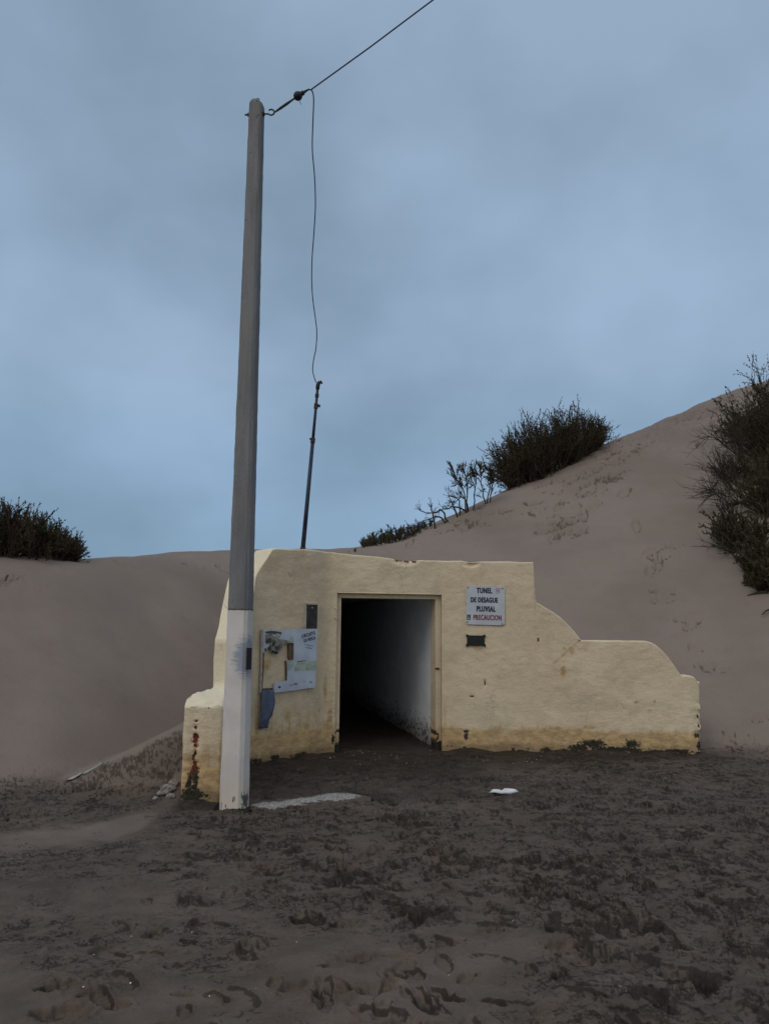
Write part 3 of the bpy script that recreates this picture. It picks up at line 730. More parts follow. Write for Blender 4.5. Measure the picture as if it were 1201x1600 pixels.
    sg_ = np.broadcast_to((arc - arc[2 * n + nr + 4])[None], Z.shape) + .022 * fbm(Z * 11, Z * 0 + 7, 4, 335)
    for zc, rz, wd in [(.50, .07, .9), (.44, .03, .6), (.35, .08, .35), (.225, .06, 1.2), (.60, .025, .4), (.66, .012, .4), (.28, .04, .7)]:
        rust = np.maximum(rust, 1.1 * np.exp(-((Z - zc) / rz) ** 2) * np.exp(-((sg_ - .012) / (.044 * wd)) ** 2))
    chip = np.maximum(chip, .9 * np.exp(-((sg_ - .012) / .020) ** 2) * sstep(.70, .5, Z) * sstep(.05, .3, fbm(Z * 9, A * 4, 3, 340) + .1))
    grime = np.maximum(grime, 1.1 * np.exp(-((cd - .03) / .10) ** 2) * sstep(.12, .04, Z + .03 * nf))
    grime = np.maximum(grime, 1.0 * np.exp(-((cd - .03) / .035) ** 2) * sstep(.24, .18, Z))
    # overhead light painted pale on the left upper shoulder, block top and step
    litp = np.where((S < S1 + .4) & (IN > .002), 1.0, 0.0)
    litp = np.maximum(litp, ((S < S1 + .05) & ~front) * sstep(.86, .92, Z + .02 * nf) * 1.0)
    litp = np.maximum(litp, (S < 1.2) * sstep(.74 + .03 * nf, .78 + .03 * nf, Z))
    litp = np.maximum(litp, ((S > 1.236) & (S < 1.27)) * 1.0)
    # ragged end on the right
    dR = np.clip(1 - (SB - S) / .10, 0, 1) * sstep(.95, .3, Z)
    rag = dR * (.5 + .8 * fbm(Z * 9, A * 0 + 1, 4, 350)) * .05
    # ---- relief
    rel = .009 * fbm(A * 2.6, Z * 3.4, 4, 400) + .0026 * fbm(A * 9, Z * 12, 4, 410) + .010 * fbm(A * .7, Z * .7, 2, 420)
    top_chip = np.maximum(el(633, 874, 2, .17, .075), np.maximum(el(735, 880, 3, .11, .05), 0))
    rel = rel - .05 * np.clip(top_chip * (.8 + .5 * fbm(A * 14, Z * 14, 2, 405)), 0, 1) - .02 * np.clip(chip, 0, 1) * front - .018 * np.clip(rust, 0, 1) * (S < .3) - rag
    rel = rel - .02 * worn * sstep(.85, .6, Z) * (.6 + .8 * nf)
    fadeT = 1 - np.clip(IN / half[None], 0, 1)
    XY = XY + nrm[None] * (rel * fadeT)[:, :, None]
    topw = np.clip(IN / half[None], 0, 1)
    Z = Z + np.where(IN > .001, .006 * fbm(XY[:, :, 0] * 5, XY[:, :, 1] * 5, 3, 430), 0)
    Z = Z - .022 * np.clip(top_chip, 0, 1) * (IN > .001) - np.where((IN > .001) & (S < 1.2), .03 * (.5 + fbm(XY[:, :, 0] * 6, XY[:, :, 1] * 6, 3, 440)), 0)
    # block: broad chipped bevel along the front of its top (the end that faces the camera)
    bl = (S < 1.2) * sstep(.62, .885, Z) * np.exp(-np.clip(XY[:, :, 1] - 7.24, 0, None) / .13)
    Z = Z - 0 * bl * (.11 + .035 * fbm(XY[:, :, 0] * 9, XY[:, :, 1] * 9, 3, 450)) * (IN > .0005)
    idx = np.arange(nrow * L).reshape(nrow, L)
    a = idx[:-1]; b = idx[1:]
    F = np.stack([a, np.roll(a, -1, 1), np.roll(b, -1, 1), b], -1)
    # door hole, front and back
    smid = np.zeros(L); smid[:-1] = (SSl[:-1] + SSl[1:]) / 2
    hole = np.zeros((nrow - 1, L), bool)
    dmask = (smid > DL) & (smid < DR)
    dmask[n - 1:n + nr] = False; dmask[2 * n + nr - 1:] = False
    hole[:5 + n1] = dmask[None]
    F = F[~hole]
    V = np.stack([XY[:, :, 0], XY[:, :, 1], Z], -1)
    at = {'ochre': ochre, 'grime': grime, 'chip': chip, 'rust': rust, 'litpaint': litp}
    # reveal of the doorway, joined to the displaced edge
    jl = int(np.argmin(np.abs(ss - DL))); jr = int(np.argmin(np.abs(ss - DR)))
    Vl = [V.reshape(-1, 3)]; Fl = [F]; At = {k: [v.ravel()] for k, v in at.items()}; base = nrow * L
    rowz = range(0, 5 + n1 + 1)
    path = [(r, jl) for r in rowz] + [(5 + n1, j) for j in range(jl + 1, jr)] + [(r, jr) for r in reversed(rowz)]
    pv = np.array([V[r, j] for r, j in path]); nn = np.array([N[j] for r, j in path])
    inn = pv - np.concatenate([nn * .12, np.zeros((len(nn), 1))], 1)
    tw = (PC - PA) / np.linalg.norm(PC - PA)
    Vl.append(inn); k = len(path); ia = np.array([r * L + j for r, j in path]); ib = base + np.arange(k)
    Fl.append(np.stack([ia[:-1], ia[1:], ib[1:], ib[:-1]], -1))
    for q in At: At[q].append(np.array([at[q][r, j] for r, j in path]) * .8)
    me = from_arrays('facade_wall', np.concatenate(Vl), np.ascontiguousarray(np.concatenate(Fl)), {k: np.concatenate(v) for k, v in At.items()})
    return link('facade_wall', me, M['plaster'], parent)

portal = empty('tunnel_portal', ((PA[0] + PC[0]) / 2, (PA[1] + PC[1]) / 2, 0))
tag(portal, 'cream plastered tunnel entrance with stepped curved wing walls set into the dunes', 'tunnel entrance')
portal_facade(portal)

def grid_box(name, Mx, x0, x1, y0, y1, z0, z1, step, mat, parent, amp=.002, attrs=True, seed=0):
    """box with subdivided, slightly uneven faces; local x along the wall, y up, z outward"""
    V = []; F = []; n0 = 0; lo = (x0, y0, z0); hi = (x1, y1, z1)
    for ax in range(3):
        for sgn in (0, 1):
            u, v = (ax + 1) % 3, (ax + 2) % 3
            nu = max(1, int((hi[u] - lo[u]) / step)) + 1; nv = max(1, int((hi[v] - lo[v]) / step)) + 1
            gu, gv = np.meshgrid(np.linspace(lo[u], hi[u], nu), np.linspace(lo[v], hi[v], nv), indexing='ij')
            p = np.zeros((nu, nv, 3)); p[..., u] = gu; p[..., v] = gv; p[..., ax] = hi[ax] if sgn else lo[ax]
            idx = np.arange(nu * nv).reshape(nu, nv) + n0
            f = np.stack([idx[:-1, :-1], idx[1:, :-1], idx[1:, 1:], idx[:-1, 1:]], -1).reshape(-1, 4)
            V.append(p.reshape(-1, 3)); F.append(f if sgn else f[:, ::-1]); n0 += nu * nv
    V = np.concatenate(V)
    d = amp * fbm(V[:, 0] * 5 + V[:, 2] * 3, V[:, 1] * 6, 3, seed)
    V = V + d[:, None] * np.array([.6, .3, 1.0])
    R = np.array(Mx); Wp = V @ R[:3, :3].T + R[:3, 3]
    z = Wp[:, 2]
    at = {}
    if attrs:
        nf = fbm(V[:, 0] * 20, V[:, 1] * 9, 3, seed + 5)
        at = {'ochre': .8 * sstep(.5, .1, z + .1 * nf), 'grime': 1.1 * sstep(.12, .04, z + .05 * nf), 'chip': .9 * sstep(.30, .2, z) * sstep(.1, .3, nf), 'rust': np.zeros(len(z)), 'litpaint': np.full(len(z), .15)}
    me = from_arrays(name, Wp, np.ascontiguousarray(np.concatenate(F)), at)
    return link(name, me, mat, parent, smooth=False)

# door frame, set back in the opening: jambs of uneven width and a lintel
fr = empty('door_frame', (TMID[0], TMID[1], 0)); fr.parent = portal; fr.matrix_parent_inverse = Matrix.Translation(-portal.location)
fr.parent = portal
FJ = seg_frame(2, SA, 0)
jl0, jl1 = seg_hit(520, 1100, 2)[0] - SA - .06, seg_hit(533, 1000, 2)[0] - SA
jr0, jr1 = seg_hit(682, 1000, 2)[0] - SA, SC - SA + .05
LZ = 1.905
def sub(name, *a, **k):
    o = grid_box(name, *a, **k); return o
jamb1 = grid_box('jamb', FJ, jl0, jl1, -.2, LZ, -.30, -.055, .03, M['plaster'], None, seed=51)
jamb2 = grid_box('jamb', FJ, jr0, jr1, -.2, LZ, -.30, -.055, .03, M['plaster'], None, seed=52)
lint = grid_box('lintel', FJ, jl0, jr1, LZ + .001, 2.08, -.30, -.058, .03, M['plaster'], None, seed=53)
fr.matrix_parent_inverse = Matrix.Identity(4); fr.location = (TMID[0] - portal.location[0], TMID[1] - portal.location[1], 0)
for o in (jamb1, jamb2, lint):
    o.parent = fr; o.matrix_parent_inverse = Matrix.Translation((-TMID[0], -TMID[1], 0))
mb = MB(); 
s_, z_ = seg_hit(524.5, 958, 2)
mb.box(seg_frame(2, s_, z_, .004), -.012, .012, -.07, .07, -.01, .012, .004)
mb.box(seg_frame(2, s_, z_ + .06, .004), -.016, .016, -.012, .012, -.01, .018, .004)
mb.box(seg_frame(2, s_, z_ - .06, .004), -.016, .016, -.012, .012, -.01, .018, .004)
h_ = mb.build('hinge', M['plaster'], portal)
mb = MB(); s_, z_ = seg_hit(684.5, 1045, 2); mb.box(seg_frame(2, s_, z_, -.055), -.025, .025, -.012, .012, -.01, .012, .003)
mb.build('latch', M['rustscrew'], portal)
# tunnel passage
TX = Matrix(((tx := (PC - PA) / np.linalg.norm(PC - PA))[0] and (tx[0], -TDIR[0] * -1, 0, 0), (tx[1], TDIR[1], 0, 0), (0, 0, 1, 0), (0, 0, 0, 1))) if False else None
def tun_frame():
    tx = (PC - PA) / np.linalg.norm(PC - PA)
    R = Matrix(((tx[0], TDIR[0], 0), (tx[1], TDIR[1], 0), (0, 0, 1))).to_4x4(); R.translation = (PA[0], PA[1], 0); return R
TF = tun_frame()
def tun_wall(name, x0, x1, y0, y1, z0, z1, mat, seed):
    V = []; F = []
    return grid_box2(name, TF, x0, x1, y0, y1, z0, z1, mat, seed)
def grid_box2(name, Mx, x0, x1, y0, y1, z0, z1, mat, seed):
    V = []; F = []; n0 = 0; lo = (x0, y0, z0); hi = (x1, y1, z1); st = (.1, .12, .05)
    for ax in range(3):
        for sgn in (0, 1):
            u, v = (ax + 1) % 3, (ax + 2) % 3
            nu = max(1, int((hi[u] - lo[u]) / st[u])) + 1; nv = max(1, int((hi[v] - lo[v]) / st[v])) + 1
            gu, gv = np.meshgrid(np.linspace(lo[u], hi[u], nu), np.linspace(lo[v], hi[v], nv), indexing='ij')
            p = np.zeros((nu, nv, 3)); p[..., u] = gu; p[..., v] = gv; p[..., ax] = hi[ax] if sgn else lo[ax]
            idx = np.arange(nu * nv).reshape(nu, nv) + n0
            f = np.stack([idx[:-1, :-1], idx[1:, :-1], idx[1:, 1:], idx[:-1, 1:]], -1).reshape(-1, 4)
            V.append(p.reshape(-1, 3)); F.append(f if sgn else f[:, ::-1]); n0 += nu * nv
    V = np.concatenate(V); V = V + (.008 * fbm(V[:, 1] * 2.5, V[:, 2] * 4, 4, seed))[:, None] * np.array([1, 0, .5])
    R = np.array(Mx); W_ = V @ R[:3, :3].T + R[:3, 3]
    return link(name, from_arrays(name, W_, np.ascontiguousarray(np.concatenate(F))), mat, portal, smooth=True)
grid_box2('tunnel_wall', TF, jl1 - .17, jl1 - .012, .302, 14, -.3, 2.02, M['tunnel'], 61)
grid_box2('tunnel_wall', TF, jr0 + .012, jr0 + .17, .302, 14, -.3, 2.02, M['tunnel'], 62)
grid_box2('tunnel_ceiling', TF, jl1 - .17, jr0 + .17, .302, 14, 2.022, 2.19, M['ceiling'], 63)
grid_box2('tunnel_end_wall', TF, jl1 - .17, jr0 + .17, 14.002, 14.15, -.3, 2.19, M['ceiling'], 64)

# ------------------------------------------------------------------ lettering
def text_mesh(name, body, height, width, mat, Mx, parent, depth=.0025, bold=.0, shear=0.0, spacing=1.14, strike=0.0):
    cu = bpy.data.curves.new(name, 'FONT'); cu.body = body; cu.size = 1.0; cu.extrude = .01; cu.offset = bold; cu.align_x = 'LEFT'; cu.resolution_u = 4; cu.space_character = spacing; cu.shear = shear
    o = bpy.data.objects.new(name, cu); col.objects.link(o)
    dg = bpy.context.evaluated_depsgraph_get(); dg.update()
    me = bpy.data.meshes.new_from_object(o.evaluated_get(dg)); bpy.data.objects.remove(o); bpy.data.curves.remove(cu)
    v = np.zeros(len(me.vertices) * 3, np.float32); me.vertices.foreach_get('co', v); v = v.reshape(-1, 3)
    if strike:
        import bmesh
        bm = bmesh.new(); bm.from_mesh(me); bm.from_mesh(me); bm.verts.ensure_lookup_table(); nv_ = len(bm.verts) // 2
        for q_ in range(nv_, 2 * nv_): bm.verts[q_].co.x += strike; bm.verts[q_].co.z *= .9
        bm.to_mesh(me); bm.free(); v = np.zeros(len(me.vertices) * 3, np.float32); me.vertices.foreach_get('co', v); v = v.reshape(-1, 3)
    lo, hi = v.min(0), v.max(0)
    v = (v - (lo + hi) / 2) / (hi - lo) * np.array([width, height, depth])
    v[:, 2] += depth / 2
    R = np.array(Mx); w = v @ R[:3, :3].T + R[:3, 3]
    me.vertices.foreach_set('co', w.astype(np.float32).ravel()); me.update(); me.materials.clear()
    return link(name, me, mat, parent, smooth=False)

# tunnel sign
def sign_at(px, py, off=0.0): s, z = seg_hit(px, py, 3); return seg_frame(3, s, z, off)
s0, z0 = seg_hit(727.5, 915.5, 3); s1, z1 = seg_hit(788.5, 977, 3)
sc_, zc_ = (s0 + s1) / 2, (z0 + z1) / 2; sw, sh = (s1 - s0), (z0 - z1) * .985
ROT = Matrix.Rotation(math.radians(-1.1), 4, 'Z')
SF = seg_frame(3, sc_, zc_, .016) @ ROT
sign = empty('tunnel_sign', SF.translation); tag(sign, 'white enamel warning sign with navy and red lettering above the black plaque', 'sign')
mb = MB(); r_ = .035; pts = []
for cx, cy, a0 in ((sw / 2 - r_, sh / 2 - r_, 0), (-sw / 2 + r_, sh / 2 - r_, 90), (-sw / 2 + r_, -sh / 2 + r_, 180), (sw / 2 - r_, -sh / 2 + r_, 270)):
    pts += [(cx + r_ * math.cos(math.radians(a0 + q)), cy + r_ * math.sin(math.radians(a0 + q))) for q in range(0, 91, 18)]
mb.prism(SF, pts, -.005, .003); mb.build('sign_plate', M['signwhite'], sign)
def sgn_xy(px, py):       # pixel inside the sign -> local x, y of the plate
    s, z = seg_hit(px, py, 3); v = ROT.inverted() @ Vector((s - sc_, z - zc_, 0)); return v.x, v.y
def sgn_text(body, x0, y0, x1, y1, mat, bold):
    a = sgn_xy(x0, (y0 + y1) / 2); b = sgn_xy(x1, (y0 + y1) / 2); hgt = abs(sgn_xy(x0, y0)[1] - sgn_xy(x0, y1)[1])
    cx, cy = (a[0] + b[0]) / 2, (a[1] + b[1]) / 2
    text_mesh('lettering', body, hgt, b[0] - a[0], mat, SF @ Matrix.Translation((cx, cy, .0032)), sign, bold=bold, strike=.075)
sgn_text('TUNEL', 744.2, 918.6, 768.5, 927.2, M['navy'], .03)
sgn_text('DE DESAGUE', 735, 933.4, 777.5, 941.6, M['navy'], .03)
sgn_text('PLUVIAL', 744, 947.2, 774, 955.8, M['navy'], .03)
sgn_text('PRECAUCION', 739, 960.8, 783, 969, M['redtext'], .012)
for px, py in ((731, 918.3), (784.5, 919.5), (729.8, 972), (784, 975)):
    x, y = sgn_xy(px, py); mb = MB()
    mb.prism(SF @ Matrix.Translation((x, y, 0)), [(.0085 * math.cos(q * math.pi / 4), .0085 * math.sin(q * math.pi / 4)) for q in range(8)], .0032, .008)
    mb.build('screw', M['rustscrew'], sign)
# municipal shield, top right of the sign, outlined and faded
x, y = sgn_xy(777.5, 923.5); w_, h_ = .028, .036
mb = MB(); E_ = SF @ Matrix.Translation((x, y, 0))
mb.box(E_, -w_, w_, h_ - .006, h_, .0032, .006); mb.box(E_, -w_, -w_ + .006, -h_ * .4, h_ - .0065, .0032, .006); mb.box(E_, w_ - .006, w_, -h_ * .4, h_ - .0065, .0032, .006)
mb.prism(E_, [(-w_, -h_ * .4 - .0005), (-w_ + .006, -h_ * .4 - .0005), (0, -h_ + .006), (w_ - .006, -h_ * .4 - .0005), (w_, -h_ * .4 - .0005), (0, -h_)], .0032, .006)
mb.box(E_, -w_ + .009, w_ - .009, -h_ * .35, h_ * .6, .0032, .0045)
mb.build('shield_emblem', M['faded'], sign)
# small dark emblem at bottom left
x, y = sgn_xy(731.8, 964); E_ = SF @ Matrix.Translation((x, y, 0)); mb = MB()
mb.box(E_, -.030, .028, .022, .030, .0032, .006); mb.box(E_, -.022, .024, -.036, -.028, .0032, .006); mb.box(E_, -.022, -.012, -.027, .012, .0032, .006); mb.box(E_, .012, .024, -.027, .012, .0032, .006)
mb.box(E_, -.006, .006, -.012, .008, .0032, .006); mb.box(E_, -.010, .022, .013, .019, .0032, .006)
mb.build('round_emblem', M['blackprint'], sign)

# black plaque under the sign: small plate with pointed corners
s0, z0 = seg_hit(728.5, 992, 3); s1, z1 = seg_hit(757.5, 1009.5, 3); PF = seg_frame(3, (s0 + s1) / 2, (z0 + z1) / 2, .012)
a, b = (s1 - s0) / 2, (z0 - z1) / 2
plq = empty('black_plaque', PF.translation); tag(plq, 'small blank black plaque with eared corners below the white sign', 'plaque')
mb = MB()
mb.prism(PF, [(-a - .008, b + .006), (-a + .022, b + .004), (-a + .035, b - .006), (a - .035, b - .006), (a - .02, b + .005), (a + .006, b + .006), (a + .006, b - .022), (a - .008, b - .035), (a - .008, -b + .035), (a + .006, -b + .022),
              (a + .010, -b - .006), (a - .022, -b - .004), (a - .035, -b + .004), (-a + .035, -b + .004), (-a + .022, -b - .006), (-a - .010, -b - .006), (-a - .006, -b + .022), (-a + .006, -b + .035), (-a + .006, b - .035), (-a - .006, b - .022)], -.006, .006)
mb.build('plate', M['plaque'], plq)
for sx_ in (-1, 1):
    for sy_ in (-1, 1):
        mb = MB(); mb.prism(PF @ Matrix.Translation((sx_ * (a - .008), sy_ * (b - .008), 0)), [(.008 * math.cos(q * math.pi / 3), .008 * math.sin(q * math.pi / 3)) for q in range(6)], .0062, .011)
        mb.build('stud', M['iron'], plq)

# ------------------------------------------------------------------ notice board on the left wing (pixel outline read on that wall's plane)
def L1(px, py): s, z = seg_hit(px, py, 1); return s, z
Z1 = lambda X, Y: (380 + X / 7.27, 930 + Y / 7.27)            # enlarged crop -> photo pixels
BS, BZ = L1(450, 1030)
BF = seg_frame(1, BS, BZ, .0)
def bp(X, Y): s, z = L1(*Z1(X, Y)); return (s - BS, z - BZ)
board = empty('notice_board', BF.translation); tag(board, 'broken white notice board with torn prints beside the pole, its lower left missing', 'notice board')
mb = MB(); mb.prism(BF, [bp(*q) for q in [(208, 392), (825, 380), (812, 700), (798, 1045), (560, 1080), (338, 1106), (326, 1080), (335, 992), (480, 968), (483, 860), (478, 742), (554, 738), (556, 560), (548, 535), (430, 548), (418, 600), (360, 560), (290, 560), (250, 600), (222, 640), (206, 655)]][::-1], .026, .033)
panel = mb.build('panel', M['printpale'], board)
mb = MB(); mb.prism(BF, [bp(*q) for q in [(192, 392), (206, 392), (204, 700), (190, 1112), (172, 1112), (184, 800)]][::-1], .0, .030); mb.build('frame_strip', M['framestrip'], board)
mb = MB(); mb.prism(BF, [bp(*q) for q in [(206, 650), (226, 648), (222, 800), (207, 1060), (320, 1052), (322, 1072), (190, 1082), (198, 800)]][::-1], .0, .022); mb.build('frame_strip', M['batten'], board)
mb = MB(); mb.prism(BF, [bp(*q) for q in [(502, 548), (550, 540), (552, 742), (522, 742), (498, 700)]][::-1], .002, .024); mb.build('batten', M['batten'], board)
mb = MB(); mb.prism(BF, [bp(*q) for q in [(470, 742), (484, 742), (488, 965), (474, 966)]][::-1], .002, .024); mb.build('batten', M['batten'], board)
def patch(name, pts, mat, z0=.0335, z1=.0345):
    mb = MB(); mb.prism(BF, [bp(*q) for q in pts][::-1], z0, z1); return mb.build(name, mat, board)
# torn photographs, upper left
patch('torn_print', [(225, 415), (300, 402), (415, 418), (412, 450), (300, 440), (236, 432)], M['printdark'])
patch('torn_print', [(236, 445), (300, 438), (330, 470), (400, 500), (455, 505), (500, 520), (498, 545), (436, 552), (410, 620), (362, 672), (328, 655), (290, 640), (300, 590), (290, 560), (232, 545), (228, 490)], M['printgrey'], .0346, .0366)
patch('torn_print', [(240, 490), (300, 485), (302, 540), (238, 542)], M['printdark'], .037, .038)
patch('torn_print', [(312, 500), (350, 520), (330, 580), (302, 590)], M['printdark'], .037, .038)
patch('torn_print', [(330, 590), (400, 560), (392, 615), (352, 632)], M['printdark'], .037, .038)
patch('torn_print', [(300, 620), (375, 645), (360, 670), (308, 650)], M['blackprint'], .037, .038)
patch('torn_print', [(225, 600), (240, 598), (238, 636), (224, 638)], M['blackprint'])
patch('torn_print', [(262, 590), (282, 595), (280, 628), (264, 622)], M['blackprint'])
patch('torn_print', [(345, 432), (400, 440), (396, 480), (350, 470)], M['framestrip'], .037, .038)
patch('torn_print', [(502, 490), (520, 462), (552, 478), (556, 530), (540, 548), (505, 530)], M['printgreen'])
patch('torn_print', [(512, 500), (545, 495), (545, 522), (515, 520)], M['framestrip'], .0347, .0355)
patch('torn_print', [(482, 744), (552, 744), (552, 800), (520, 850), (484, 852)], M['printgreen'])
patch('printed_map', [(590, 770), (700, 752), (806, 742), (802, 850), (700, 852), (560, 862), (556, 820)], M['printgreen'])
patch('printed_line', [(590, 752), (640, 744), (688, 738), (688, 744), (640, 752), (592, 760)], M['blackprint'], .0347, .0355)
# emblems along the bottom
for X, Y, r in ((392, 1042, 14), (576, 1006, 15), (746, 985, 12)):
    patch('emblem', [(X + r * math.cos(q * math.pi / 4) * 1.15, Y + r * .85 * math.sin(q * math.pi / 4)) for q in range(8)][::-1][::-1], M['blackprint'])
patch('emblem', [(568, 1000), (584, 1000), (582, 1008), (576, 1013), (570, 1008)], M['printpale'], .0348, .0355)
patch('emblem', [(740, 978), (753, 978), (751, 986), (746, 991), (741, 986)], M['printpale'], .0348, .0355)
patch('printed_line', [(502, 1018), (550, 1012), (550, 1019), (502, 1025)], M['bluestrip'])
patch('printed_line', [(665, 978), (680, 976), (680, 983), (665, 985)], M['bluestrip'])
def btext(body, X0, Y0, X1, Y1, hpx, mat, bold, tilt_extra=0.0):
    a = bp(X0, Y0); b = bp(X1, Y1); w = math.hypot(b[0] - a[0], b[1] - a[1]); ang = math.atan2(b[1] - a[1], b[0] - a[0])
    hh = abs(bp(X0, Y0)[1] - bp(X0, Y0 + hpx)[1])
    text_mesh('lettering', body, hh, w, mat, BF @ Matrix.Translation(((a[0] + b[0]) / 2, (a[1] + b[1]) / 2, .0335)) @ Matrix.Rotation(ang, 4, 'Z'), board, depth=.0015, bold=bold)
btext('CIRCUITO', 643, 470, 797, 425, 40, M['blackprint'], .03)
btext('DE PESCA', 668, 520, 800, 480, 38, M['blackprint'], .03)
btext('~ ~~~ ~~', 678, 560, 772, 578, 10, M['blackprint'], .02)
btext('~ ~~~~', 684, 592, 762, 604, 10, M['blackprint'], .02)
# vinyl strip hanging from the broken corner
nU, nV = 6, 22; V = []; 
for j in range(nV + 1):
    t = j / nV; y = 1075 + (1505 - 1075) * t
    xl = np.interp(y, [1075, 1180, 1400, 1505], [188, 172, 156, 150]); xr = np.interp(y, [1075, 1180, 1230, 1380, 1390, 1505], [328, 326, 318, 280, 264, 254])
    for i in range(nU + 1):
        s, z = bp(xl + (xr - xl) * i / nU, y + 4 * math.sin(i * 1.3))
        V.append(BF @ Vector((s, z, .030 + .035 * math.sin(t * 2.6) + .010 * math.sin(i * 1.1 + t * 4))))
idx = np.arange((nU + 1) * (nV + 1)).reshape(nV + 1, nU + 1)
F = np.stack([idx[:-1, :-1], idx[1:, :-1], idx[1:, 1:], idx[:-1, 1:]], -1).reshape(-1, 4)
hs = link('hanging_strip', from_arrays('hanging_strip', np.array([tuple(v) for v in V]), F), M['bluestrip'], board)
sm_ = hs.modifiers.new('solid', 'SOLIDIFY'); sm_.thickness = .002

# slate meter box above the board
s0, z0 = L1(475.5, 943); s1, z1 = L1(493.5, 983); MF = seg_frame(1, (s0 + s1) / 2, (z0 + z1) / 2, 0); a, b = (s1 - s0) / 2, (z0 - z1) / 2
mbx = empty('meter_box', MF.translation); tag(mbx, 'narrow dark slate box cover directly above the right end of the notice board', 'box')
mb = MB(); mb.box(MF, -a + .012, a, -b, b - .012, -.02, .022); mb.build('cover', M['slate'], mbx)
mb = MB(); mb.box(MF, -a - .006, -a + .0115, -b, b - .012, -.02, .032); mb.box(MF, -a - .006, a + .004, b - .0115, b + .006, -.02, .034); mb.build('rim', M['framestrip'], mbx)
mb = MB(); mb.prism(MF @ Matrix.Translation((.01, b - .05, 0)), [(.009 * math.cos(q * math.pi / 4), .009 * math.sin(q * math.pi / 4)) for q in range(8)], .0222, .028); mb.build('screw', M['framestrip'], mbx)
mb = MB(); mb.box(MF @ Matrix.Translation((-.02, -b * .35, 0)) @ Matrix.Rotation(.15, 4, 'Z'), -.004, .004, -.04, .04, .0222, .026); mb.build('keyhole', M['iron'], mbx)

# ------------------------------------------------------------------ concrete pole
PX, PY = -1.285, 7.0; PH = 6.74
pole = empty('utility_pole', (PX, PY, 0)); tag(pole, 'tall tapered grey concrete pole, its lower quarter painted white', 'pole')
def pole_shaft():
    zs = np.concatenate([[-.4], np.linspace(0, PH - .06, 180), PH - .06 + .06 * np.sin(np.linspace(.2, math.pi / 2, 5))])
    V = []; rot = math.radians(-10)
    for k, z in enumerate(zs):
        w = np.interp(z, [0, PH], [.106, .064]); c = .30 * w
        top = max(0, (z - (PH - .06)) / .06); sh = 1 - .45 * top ** 2
        pts = []
        for sx_, sy_ in ((1, 1), (-1, 1), (-1, -1), (1, -1)):
            q = [(sx_ * w, sy_ * (w - c)), (sx_ * (w - c), sy_ * w)]
            if sx_ * sy_ < 0: q = q[::-1]
            pts += q
        # subdivide edges
        P8 = np.array(pts) * sh
        ring = []
        for i in range(8):
            for f in (0, .33, .66): ring.append(P8[i] * (1 - f) + P8[(i + 1) % 8] * f)
        ring = np.array(ring); ca, sa = math.cos(rot), math.sin(rot)
        ring = ring @ np.array([[ca, sa], [-sa, ca]])
        d = .0028 * fbm(np.arange(24) * .6 + 0, np.full(24, z * 3), 3, 500) + .0022 * perlin(np.arange(24) * .9, np.full(24, z * 14), 510)
        nl = ring / np.linalg.norm(ring, axis=1)[:, None]
        ring = ring + nl * d[:, None]
        if z > PH - .05: z_ = z - .03 * (ring[:, 0] > .03)
        else: z_ = np.full(24, z)
        for (x, y), zz in zip(ring, z_): V.append((PX + x - .028 * z / PH, PY + y, zz))
    V = np.array(V); n = len(zs); idx = np.arange(n * 24).reshape(n, 24)
    F = np.stack([idx[:-1], np.roll(idx[:-1], -1, 1), np.roll(idx[1:], -1, 1), idx[1:]], -1).reshape(-1, 4)
    V = V - np.array([PX, PY, 0])
    me = bpy.data.meshes.new('shaft'); me.from_pydata([tuple(v) for v in V], [], [list(map(int, f)) for f in F] + [[int(i) for i in idx[-1]]]); me.update()
    me.materials.append(M['pole']); o = bpy.data.objects.new('shaft', me); col.objects.link(o); o.parent = pole
    me.shade_smooth(); me.set_sharp_from_angle(angle=math.radians(28))
pole_shaft()
mb = MB(); # black strap on the right edge
mb.box(Matrix.Translation((PX + .098, PY - .084, 0)) @ Matrix.Rotation(math.radians(35), 4, 'Z'), -.022, .022, -.012, .010, 1.14, 1.33, .004)
mb.build('strap', M['plaque'], pole)
# eye bolt through the top
_e = ray(424, 177); _e = _e * (PY / _e[1]); EX, EZ = float(_e[0]), float(_e[2]) + EYE; bz = EZ - .015; PTX = PX - .028
mb = MB(); mb.tube([(PTX - .115, PY - .01, bz - .012), (PTX - .05, PY - .01, bz - .010)], .009); mb.tube([(PTX - .088, PY - .01, bz - .011), (PTX - .072, PY - .01, bz - .011)], .019, 6); mb.build('bolt_end', M['iron'], pole)
cx_, cz_, rr_ = EX, EZ, .031
ring = [(PTX + .05, PY - .01, bz), (cx_ - .055, PY - .012, bz - .002)]
ring += [(cx_ + rr_ * math.cos(q), PY - .015, cz_ + rr_ * math.sin(q)) for q in np.linspace(math.radians(215), math.radians(500), 16)]
mb = MB(); mb.tube(ring, .008); mb.tube([(PTX + .060, PY - .01, bz), (PTX + .082, PY - .01, bz)], .021, 6); mb.build('eye_bolt', M['iron'], pole)

